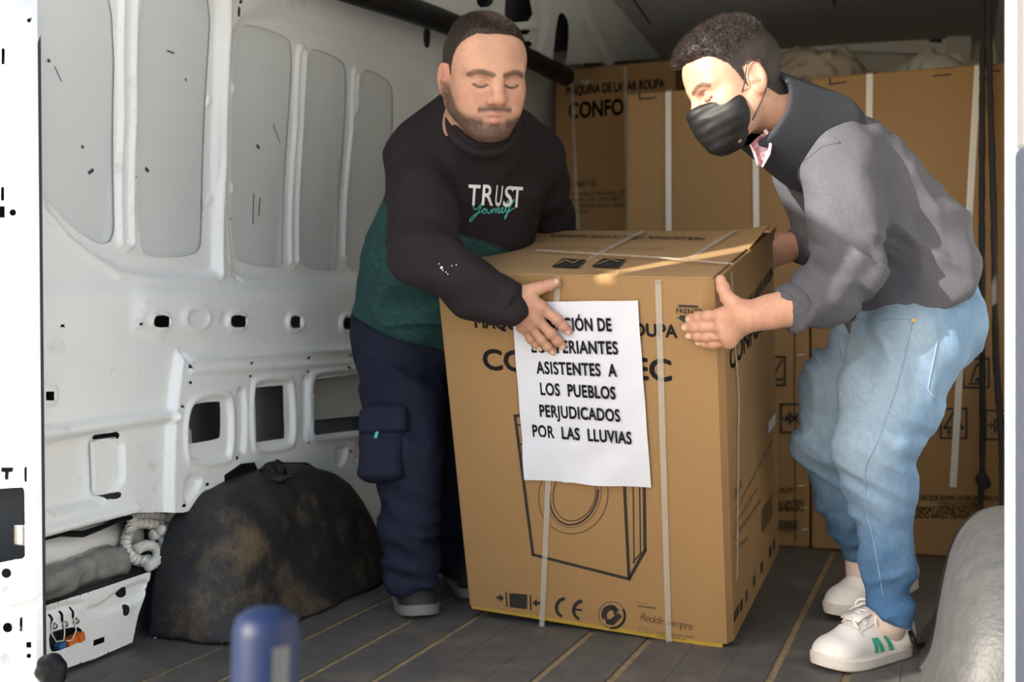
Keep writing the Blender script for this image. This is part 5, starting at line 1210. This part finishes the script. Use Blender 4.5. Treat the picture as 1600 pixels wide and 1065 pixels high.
# trousers, pocket, shoes
def folds1t(V):
    return .010 * ridged(np.stack([V[:, 0] * 8, V[:, 1] * 8, V[:, 2] * 15 + V[:, 0] * 9], 1), 21) + .003 * ridged(V * 22, 22) + .012 * ridged(np.stack([V[:, 0] * 5, V[:, 1] * 5, V[:, 2] * 30 + V[:, 0] * 8], 1), 23) * sstep(-V[:, 2], -.32, -.16)
hemz = Prim(lambda p: -(p[:, 2] - .062), np.zeros(3), np.zeros(3), .008, 'i'); topz = Prim(lambda p: p[:, 2] - .86, np.zeros(3), np.zeros(3), .01, 'i')
tr, Vt, Ft, bvt = cloth('work_trousers', legs1(.0) + [hemz, topz, PRESS], .0075, M_navy, lm, folds1t)
V, F = surfnet([loft([(P(600, 652, 2.86), CV(1, -.05, .2), .058, .042), (P(598, 735, 2.83), CV(1, -.05, .2), .062, .050)], .02, pw=3.2)], .005, lambda p: .004 * vnoise(p * 30, 4)); pk_ = mesh_obj('cargo_pocket', V, F, M_navy, lm, smooth=True)
V, F = surfnet([loft([(P(600, 645, 2.835), CV(1, .05, .2), .062, .030), (P(600, 668, 2.825), CV(1, .05, .2), .064, .030)], .02, pw=3.2)], .005); mesh_obj('pocket_flap', V, F, M_navy, pk_, smooth=True)
MB().box(P(588, 679, 2.775), (.004, .002, .008), np.array([CV(1, 0, 0), CV(0, 0, 1), CV(.3, 1, 0)]), .001).obj('pocket_tag', M_tealp, pk_, label='small green tag')
upz = np.array([0, 0, 1.])
def flo(px, py): return on(px, py, np.zeros(3), upz)
heel = flo(637, 930); toe = heel + nrm((flo(660, 970) - heel)) * .27; toe[2] = heel[2] = .0005
sr = mesh_obj('tongue', np.array([heel + [0, 0, .05], heel + [0.002, 0, .05], heel + [0, .002, .05]]), [(0, 1, 2)], M_shoeb, lm)
bpy.data.objects.remove(sr)
shoe(lm, heel - nrm(toe - heel) * .03, toe, upz, 1, .10, M_shoeb, M_soleg, M_shoeb, .095)
heel2 = AL * [1, 1, 0] + CV(0, 0, -.05) * [1, 1, 0]; toe2 = heel2 + nrm(CV(.35, 0, 1) * [1, 1, 0]) * .28; heel2[2] = toe2[2] = .0005
shoe(lm, heel2, toe2, upz, 1, .10, M_shoeb, M_soleg, None, .095)
# ------------------------------------------------------------------ the man on the right
SK2 = (.46, .25, .175)
M_greyknit = mat('grey_heather_knit', (.082, .082, .099), .9, bump=(480, .5, .0015), noise=(170, .6, (.058, .058, .071)), spec=.2)
M_colk = mat('shaded_rib_collar', (.030, .032, .040), .9, bump=(300, .5, .0015), spec=.2)  # sweater grey darkened: the head's shade is put into the collar colour
M_jean = mat('light_blue_denim', (.30, .41, .54), .85, attr='tint', bump=(700, .35, .001), spec=.2)
M_stitch = mat('denim_seam', (.17, .25, .36), .9)
M_maskm = mat('black_face_mask', (.007, .007, .0075), .55, bump=(200, .3, .001), spec=.3); M_loop = mat('mask_loop', (.015, .015, .017), .7)
M_shoew = mat('white_leather', (.68, .665, .655), .5, bump=(200, .2), noise=(10, .4, (.60, .58, .57))); M_solew = mat('off_white_sole', (.60, .57, .55), .6, noise=(20, .6, (.48, .45, .43))); M_lacew = mat('white_lace', (.66, .64, .64), .8)
M_green = mat('green_leather', (.03, .34, .22), .5); M_shirt = mat('burgundy_check_collar', (.22, .035, .05), .8, noise=(60, .8, (.45, .38, .42))); M_pink = mat('pale_shirt_edge', (.62, .42, .40), .8)
M_sock = mat('pale_sock', (.55, .45, .43), .9); M_brass = mat('brass_rivet', (.45, .30, .12), .35, .9)
rm_ = empty('person', P(1345, 1030, 2.45) * [1, 1, 0], 'man in grey sweater, light jeans and black face mask leaning over the tipped carton', 'person')
b2 = Body()
def hair2(V):
    x, y, z = np.abs(V[:, 0]), V[:, 1], V[:, 2]
    hl = np.interp(y, [-.12, -.05, -.022, -.012, .010, .020, .030, .045, .062, .085], [-.070, -.060, -.030, .012, -.020, .012, .038, .052, .066, .082]) + .010 * np.clip((x - .03) / .025, 0, 1) * np.clip((y - .03) / .02, 0, 1)
    ear = (x > .070) & (z < .022) & (y > -.035) & (y < .008)
    return sstep(z - hl, -.003, .014) * ~ear
def tint2(V, T, N):
    x, y, z = np.abs(V[:, 0]), V[:, 1], V[:, 2]; T = T * (1 + .08 * vnoise(V * 60, 15) + .05 * vnoise(V * 250, 16))[:, None]
    red = ((x > .074) & (y < .02)) * .5; T = T * (1 + red[:, None] * np.array([.08, -.20, -.20]))
    line = np.interp(y, [-.03, .0, .02, .045, .07, .10], [-.01, -.012, -.034, -.050, -.060, -.066]); bd = sstep(line - z, -.004, .02) * sstep(y, -.012, .006) * (1 - sstep(-z, .108, .150)) * (.30 + .12 * vnoise(V * 700, 18))
    T = T * (1 - bd[:, None]) + np.array([.10, .07, .06]) * bd[:, None]
    front = y > .045; q = np.stack([x, z], 1)
    br = sd_line(q, np.array([[.013, .0195], [.030, .0265], [.044, .0250], [.053, .018]])); bm_ = front * sstep(-br, -.0065, -.0032) * (.8 + .2 * vnoise(V * 700, 9)); T = T * (1 - bm_[:, None] * .97) + np.array([.025, .016, .012]) * bm_[:, None] * .97
    la = sd_line(q, np.array([[.0185, -.0040], [.026, -.0080], [.035, -.0085], [.0455, -.0040]])); lm_ = front * sstep(-la, -.0032, -.0012); T = T * (1 - lm_[:, None] * .9) + np.array([.025, .015, .012]) * lm_[:, None] * .9
    return T
h2 = build_head(P(1148, 133, 2.34), CV(-.88, -.44, .20), CV(-.40, .90, .05), 1.0, SK2, hair2, tint2, lambda V: .0014 + .0155 * sstep(V[:, 2] + V[:, 1] * .25, .040, .110), (.024, .018, .0155), 41, spikes=5200, spike_len=.011, spike_dir=(0, .35, .7), wide=.98, jaw=.98, nose=1.05, neck=(0, -.085, -.110))
b2.add(h2['V'], h2['F'], h2['tint'])
sideR = CV(.10, 0, 1.0)                # towards the camera: his left side
def torso2(g, k=.04):
    return [loft([(P(1236, 196, 2.46), sideR, .078 + g, .072 + g), (P(1268, 212, 2.50), sideR, .150 + g, .088 + g), (P(1296, 245, 2.52), sideR, .185 + g, .118 + g), (P(1340, 310, 2.54), sideR, .190 + g, .150 + g), (P(1385, 375, 2.56), sideR, .185 + g, .158 + g),
                  (P(1418, 430, 2.57), sideR, .175 + g, .155 + g), (P(1432, 476, 2.58), sideR, .172 + g, .146 + g)], k)]
T1, U1, Q1 = P(1308, 258, 2.37), P(1328, 415, 2.33), P(1240, 479, 2.285)
T2, U2, Q2 = P(1262, 238, 2.70), P(1300, 360, 2.90), P(1224, 392, 2.88)
def armn(g): return chain([T1, T1 * .5 + U1 * .5 + CV(.006, 0, 0), U1], [.080 + g, .072 + g, .062 + g], .035) + chain([U1, U1 * .45 + Q1 * .55 + CV(.004, -.008, 0), Q1], [.062 + g, .054 + g, .043 + g], .03)
def armf(g): return chain([T2, U2], [.075 + g, .062 + g], .035) + chain([U2, U2 * .5 + Q2 * .5], [.060 + g, .048 + g], .03)
LN = [P(1420, 540, 2.50), P(1394, 613, 2.48), P(1366, 695, 2.43), P(1374, 770, 2.43), P(1384, 860, 2.42), P(1390, 985, 2.42)]; LNr = [.118, .106, .080, .063, .052, .050]
LF = [P(1392, 530, 2.68), P(1318, 605, 2.72), P(1294, 690, 2.74), P(1316, 780, 2.80), P(1345, 868, 2.86)]; LFr = [.115, .098, .076, .056, .046]
def legs2(g, last=None): return [ell(P(1432, 500, 2.60), (.148 + g, .175 + g, .150 + g), np.array([nrm(CV(1, -.3, 0)), nrm(sideR), nrm(CV(.3, 1, 0))]), k=.05)] + chain(LN[:-1] + [last if last is not None else LN[-1]], [r_ + g for r_ in LNr], .03) + chain(LF, [r_ + g for r_ in LFr], .03)
V, F = surfnet(torso2(-.036) + armn(-.018) + armf(-.018) + legs2(-.018, P(1386, 925, 2.42)) + chain([LF[-1], LF[-1] + CV(.02, -.10, 0)], [.035, .032], .02), .012); b2.add(V, F, SK2)
# left hand round the carton's front right corner
w2 = onF(1171, 494, .040)
gj = [([onF(1127, 493, .032), onF(1106, 494, .025), onF(1091, 496, .017), onF(1078, 498, .0125)], .0118), ([onF(1129, 510, .034), onF(1101, 511, .027), onF(1086, 511, .018), onF(1072, 511, .0125)], .0118),
      ([onF(1135, 523, .032), onF(1105, 525, .026), onF(1091, 525, .018), onF(1078, 524, .012)], .0110), ([onF(1140, 533, .028), onF(1114, 537, .022), onF(1103, 536, .016), onF(1093, 534, .011)], .0096),
      ([onF(1150, 480, .036), onF(1136, 464, .030), onF(1130, 450, .022), onF(1126, 437, .015)], .0125)]
pm = [(w2, gj[i][0][0], .021, .0140) for i in range(4)] + [(onF(1160, 485, .040), gj[4][0][1], .019, .0140), (onF(1158, 488, .040), gj[0][0][0], .018, .0130)] + [(gj[i][0][0], gj[i + 1][0][0], .0122, .0122) for i in range(3)]
V, F = hand(gj, pm, w2, [w2 * .55 + Q1 * .45, Q1, Q1 * .6 + U1 * .4], [.0265, .031, .036, .040]); b2.add(V, F, skin_hand_tint(V, (.48, .26, .18), 5))
# right hand on the far right edge
wq_ = Q2; dq = nrm(bx(BW - .12, BD + .028, .74) - wq_); uq = np.array([0, 0, 1.])
fq = [([wq_ + dq * .07 + uq * (.028 - .019 * i), wq_ + dq * .11 + uq * (.028 - .019 * i), wq_ + dq * .145 + uq * (.026 - .019 * i)], .0105) for i in range(4)] + [([wq_ + uq * .03, wq_ + uq * .05 + dq * .03, wq_ + uq * .062 + dq * .05], .0115)]
V, F = hand(fq, [(wq_, q[0][0], .022, .015) for q in fq], wq_, [U2 * .4 + Q2 * .6, U2], [.028, .036, .042], .004); b2.add(V, F, SK2)
body2 = b2.obj(rm_)
o = mesh_obj('hair', h2['hV'], h2['hF'], M_hairm, rm_, smooth=True); set_color(o, h2['hC'])
o = mesh_obj('hair_strands', h2['sV'], h2['sF'], M_hairm, rm_, kind='stuff'); set_color(o, h2['sC'])
nails(rm_, [(q[0][-1], q[0][-1] - q[0][-2], FN) for q in gj[:4]], None, .0100, M_nail)
# face mask with ear loops
to2 = h2['to']; s2, f2, u2 = h2['dirs']
mk = [ell((0, .048, -.054), (.066, .062, .066), k=.02), rcone((0, .100, -.022), (0, .084, -.090), .019, .022, .04), rcone((-.048, .046, -.045), (.048, .046, -.045), .024, .024, .03)]
cutm = [Prim(lambda p: p[:, 2] + .008 + .20 * np.clip(np.abs(p[:, 0]) - .012, 0, 1), np.zeros(3), np.zeros(3), .004, 'i'), Prim(lambda p: -(p[:, 1] - .026 - .25 * np.clip(-.055 - p[:, 2], 0, 1)), np.zeros(3), np.zeros(3), .004, 'i'), Prim(lambda p: -(p[:, 2] + .125), np.zeros(3), np.zeros(3), .004, 'i')]
V, F = surfnet(mk + cutm, .003); V = smooth(V, F, 1, .4); N = vnormals(V, F)
pl = .0005 * np.cos(np.clip((V[:, 2] + .02) / -.085, 0, 1) * 2 * math.pi * 4.2 + 6 * np.abs(V[:, 0])) + .0022 * ridged(V * np.array([12, 12, 38]) + vnoise(V * 20, 3)[:, None] * .4, 7); V = V + N * pl[:, None]
mo_ = mesh_obj('face_mask', to2(V), F, M_maskm, rm_, smooth=True)
MB().tube(to2(np.array([(s * .058 * (1 - t ** 2 * .0) * s2_, .034 + .0 * s2_, -.030) for t in () for s in () for s2_ in ()] or [(.0, .121, -.018), (.02, .108, -.019), (.04, .085, -.022), (.056, .05, -.026)])), .0016, 6).obj('nose_wire', M_loop, mo_, smooth=True)
for sx in (-1, 1):
    MB().tube(to2(np.array([(sx * .062, .034, -.034), (sx * .076, .018, -.010), (sx * .083, .002, .018), (sx * .088, -.012, .026), (sx * .088, -.026, .016)])), .0015, 6).obj('ear_loop', M_loop, mo_, smooth=True)
    MB().tube(to2(np.array([(sx * .060, .028, -.082), (sx * .074, .008, -.062), (sx * .081, -.014, -.042), (sx * .085, -.028, -.020), (sx * .084, -.028, .010)])), .0015, 6).obj('ear_loop', M_loop, mo_, smooth=True)
# sweater
def folds2(V):
    wpd = V + .025 * vnoise(V * 9, 2)[:, None]
    d = .003 * ridged(wpd * np.array([9, 9, 12]), 33) + .009 * (axis_fold(wpd, U1, Q1 + CV(0, .10, 0), 30, 10, 34) - .2) * np.clip(1.15 - capsule_d(V, U1, Q1) / .085, 0, 1)
    el = np.exp(-(np.linalg.norm(V - U1, axis=1) / .09) ** 2); d += el * .012 * (ridged(np.stack([wpd[:, 0] * 8, wpd[:, 1] * 8, wpd[:, 2] * 30 + wpd[:, 0] * 16], 1), 36) - .3)
    d += .005 * axis_fold(wpd, T1, U1 + CV(.12, 0, 0), 18, 8, 35) * np.clip(1.2 - capsule_d(V, T1, U1) / .09, 0, 1)
    hip = sstep(-((V - P(1385, 375, 2.56)) @ nrm(P(1290, 225, 2.52) - P(1418, 430, 2.57))), -.12, .06); d += hip * .014 * ridged(wpd @ np.array([[4, 0, 6], [0, 4, 0], [-3, 0, 12]]), 37) + .004 * ridged(wpd @ np.array([[10, 0, 8], [0, 6, 0], [8, 0, -6]]), 39); return d * 1.6 - .005
armd2 = lambda p: np.minimum(eval_prims(armn(0), p), eval_prims(armf(0), p))
hn2 = nrm(P(1385, 375, 2.56) - P(1432, 476, 2.58)); hp2 = P(1428, 472, 2.58); hn2 = nrm(hn2 + CV(-.25, 0, 0))
hq2 = Prim(lambda p: np.where(armd2(p) < .02, -1.0, -((p - hp2) @ hn2)), np.zeros(3), np.zeros(3), .008, 'i')
ncut = rcone(P(1215, 165, 2.42), P(1232, 192, 2.455), .062, .056, .012, 's')
sw2, V_, F_, bv2 = cloth('sweater', torso2(0) + armn(0) + armf(0) + [hq2, ncut], .0065, [M_greyknit], rm_, folds2)
cu = nrm(Q1 - U1); MB().lathe(Q1 - cu * .016, cu, [(.046, 0), (.0495, .004), (.050, .020), (.048, .026), (.043, .027)], 28).obj('cuff', M_greyknit, rm_, smooth=True)
# standing collar round the neck
c0_, c1_ = P(1266, 216, 2.435), P(1198, 178, 2.365); ax = nrm(c1_ - c0_)
topc = Prim(lambda p: (p - c1_) @ ax - .026, np.zeros(3), np.zeros(3), .008, 'i')
V, F = surfnet([rcone(c0_ - ax * .02, c1_ + ax * .05, .112, .082, .02), topc, rcone(c0_, c1_ + ax * .05, .095, .070, .006, 's')], .0045, lambda p: .002 * ridged(p * 12, 71)); V = smooth(V, F, 1, .4)
mesh_obj('knit_collar', V, F, M_colk, rm_, smooth=True)
# shirt collar at the throat
def plate(name, pts, d, th, m):
    a = np.array([P(x, y, d + (k % 2) * .004) for k, (x, y) in enumerate(pts)]); b_ = a + nrm(R[2]) * th; n = len(a)
    return MB().add(np.vstack([a, b_]), [tuple(range(n)), tuple(range(2 * n - 1, n - 1, -1))] + [(i, i + n, (i + 1) % n + n, (i + 1) % n) for i in range(n)]).obj(name, m, rm_)
plate('shirt_collar', [(1172, 226), (1184, 214), (1196, 206), (1201, 222), (1202, 238), (1190, 260), (1184, 258)], 2.318, .006, M_shirt)
MB().tube([P(1195, 203, 2.314), P(1201, 212, 2.312), P(1204, 226, 2.313), P(1202, 240, 2.315), P(1191, 261, 2.317)], [.004, .005, .0035, .003, .002], 8).obj('collar_edge', M_pink, rm_, smooth=True)
MB().tube([P(1172, 226, 2.316), P(1180, 241, 2.316), P(1185, 256, 2.317)], .002, 6).obj('collar_edge', M_pink, rm_, smooth=True)
seam('shoulder_seam', bv2, [(1248, 165), (1285, 200), (1312, 224)], .0016, M_greyknit, rm_); seam('sleeve_seam', bv2, [(1255, 252), (1285, 228), (1312, 222)], .0016, M_greyknit, rm_)
# jeans
def folds2j(V):
    kn = np.exp(-((V[:, 2] - .42) / .12) ** 2); d = .004 * ridged(V * 12, 51) + kn * .009 * ridged(np.stack([V[:, 0] * 6, V[:, 1] * 6, V[:, 2] * 30 + V[:, 0] * 16], 1), 52)
    d += .008 * sstep(-V[:, 2], -.36, -.20) * ridged(np.stack([V[:, 0] * 7, V[:, 1] * 7, V[:, 2] * 26 - V[:, 0] * 12], 1), 53) + .009 * sstep(V[:, 2], .52, .72) * ridged(np.stack([V[:, 0] * 12, V[:, 1] * 6, V[:, 2] * 18 + V[:, 0] * 22], 1), 54); return d * 1.35 - .004
jt = Prim(lambda p: (p - P(1425, 436, 2.58)) @ nrm(CV(.12, 1, 0)), np.zeros(3), np.zeros(3), .01, 'i')
hA, hB = P(1340, 946, 2.37), P(1430, 988, 2.45); hNn = nrm(np.cross(hB - hA, CV(0, 0, 1))); hNn = hNn if hNn[2] > 0 else -hNn; hF = P(1345, 872, 2.86)[2]
jh = Prim(lambda p: np.where(linedist(p, LN) < linedist(p, LF), -((p - hA) @ hNn), -(p[:, 2] - hF)), np.zeros(3), np.zeros(3), .006, 'i')
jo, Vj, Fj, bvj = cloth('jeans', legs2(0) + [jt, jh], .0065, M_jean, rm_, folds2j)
dn = np.minimum(linedist(Vj, LN), linedist(Vj, LF)); zf = Vj[:, 2]
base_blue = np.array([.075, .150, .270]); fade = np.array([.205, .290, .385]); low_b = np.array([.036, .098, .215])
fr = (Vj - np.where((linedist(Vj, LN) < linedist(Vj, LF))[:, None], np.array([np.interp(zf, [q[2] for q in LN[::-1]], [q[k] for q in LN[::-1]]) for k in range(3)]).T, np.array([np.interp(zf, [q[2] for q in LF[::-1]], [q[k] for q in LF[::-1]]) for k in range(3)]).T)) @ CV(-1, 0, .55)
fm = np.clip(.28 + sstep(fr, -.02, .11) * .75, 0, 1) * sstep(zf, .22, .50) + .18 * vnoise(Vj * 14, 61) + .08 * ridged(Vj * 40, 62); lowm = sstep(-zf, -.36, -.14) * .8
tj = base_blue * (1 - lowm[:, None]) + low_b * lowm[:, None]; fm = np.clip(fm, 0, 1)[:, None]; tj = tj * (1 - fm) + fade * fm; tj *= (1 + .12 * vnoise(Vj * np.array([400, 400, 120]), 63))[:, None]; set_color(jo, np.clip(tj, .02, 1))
seam('side_seam', bvj, [(1428, 496), (1414, 560), (1400, 610), (1376, 680), (1352, 730), (1352, 790), (1366, 850), (1380, 930)], .0016, M_stitch, rm_, 60)
seam('inner_seam', bvj, [(1316, 612), (1302, 650), (1296, 690), (1302, 722)], .0014, M_stitch, rm_, 30)
seam('pocket_seam', bvj, [(1310, 494), (1350, 500), (1400, 499), (1430, 497)], .0016, M_stitch, rm_, 30)
seam('back_pocket', bvj, [(1468, 510), (1462, 545), (1450, 606), (1456, 616), (1463, 624), (1478, 600)], .0018, M_stitch, rm_, 40)
seam('crotch_seam', bvj, [(1305, 500), (1312, 540), (1318, 585)], .0014, M_stitch, rm_, 20)
q = hit(bvj, 1427, 501, .001)
if q is not None: MB().lathe(q, CV(0, 0, 1), [(.005, 0), (.005, .002), (.003, .003)], 10).obj('rivet', M_brass, rm_)
# shoes
h_ = flo(1412, 1018); t_ = flo(1283, 1046); h_[2] = t_[2] = .0005; fx_ = nrm(t_ - h_); t_ = h_ + fx_ * max(.27, np.linalg.norm(t_ - h_)) * .98

def court(h_, t_, up):
    to, side, top, B = shoe(rm_, h_, t_, up, 1, .105, M_shoew, M_solew, M_lacew, .098)
    sgn = 1 if (B[1] @ CV(0, 0, 1)) > 0 else -1; n_ = B[1] * sgn
    for x0 in (.30, .40, .47):
        m_ = MB(); a = [(x0, .026), (x0 + .05, .026), (x0 + .13 if x0 < .45 else x0 + .09, .060), (x0 + .09 if x0 < .45 else x0 + .06, .060)]
        V = []
        for i in range(6):
            for j in range(3):
                u_ = i / 5; v_ = j / 2; l = np.array(a[0]) * (1 - u_) + np.array(a[3]) * u_; r_ = np.array(a[1]) * (1 - u_) + np.array(a[2]) * u_; xx, zz = l * (1 - v_) + r_ * v_; V.append(side(xx, zz, sgn))
        m_.add(V, [(i * 3 + j, i * 3 + j + 1, i * 3 + j + 4, i * 3 + j + 3) for i in range(5) for j in range(2)]); m_.obj('side_stripe', M_green, rm_, label='green side stripe')
    L_ = np.linalg.norm(t_ - h_); m_ = MB(); a, b = side(.36, .066, sgn), side(.18, .072, sgn)
    if sgn > 0: a, b = a, b
    text(m_, 'Reebok', a, b, .008, n_, .004, lift=.002) if (proj(a)[0] < proj(b)[0]) else text(m_, 'Reebok', b, a, .008, n_, .004, lift=.002)
    m_.obj('lettering', M_green, rm_)
    return to
court(h_, t_, upz)
h3 = P(1424, 912, 2.96); t3 = flo(1284, 972); t3[2] = .001; up3 = nrm(np.array([0, 0, 1.]))
L3 = np.linalg.norm(t3 - h3); t3 = h3 + nrm(t3 - h3) * min(max(L3, .27), .31)
t3[2] = max(t3[2], .001); court(h3, t3, up3)
V, F = surfnet(chain([P(1386, 925, 2.42), P(1390, 965, 2.45), P(1392, 985, 2.47)], [.037, .035, .030], .02), .005); mesh_obj('sock', V, F, M_sock, rm_, smooth=True)
V, F = surfnet(chain([LF[-1] + CV(0, .02, 0), LF[-1] + CV(.006, -.07, 0)], [.041, .040], .02), .005); mesh_obj('sock', V, F, M_sock, rm_, smooth=True)
MB().tube([P(1422, 985, 2.46), P(1428, 1002, 2.45), P(1435, 1010, 2.46), P(1441, 1006, 2.48)], .006, 8).obj('loose_cord', M_black, smooth=True, base=P(1420, 1003, 2.42), label='short black cord on the floor behind the white shoe heel by the arch', cat='cord')
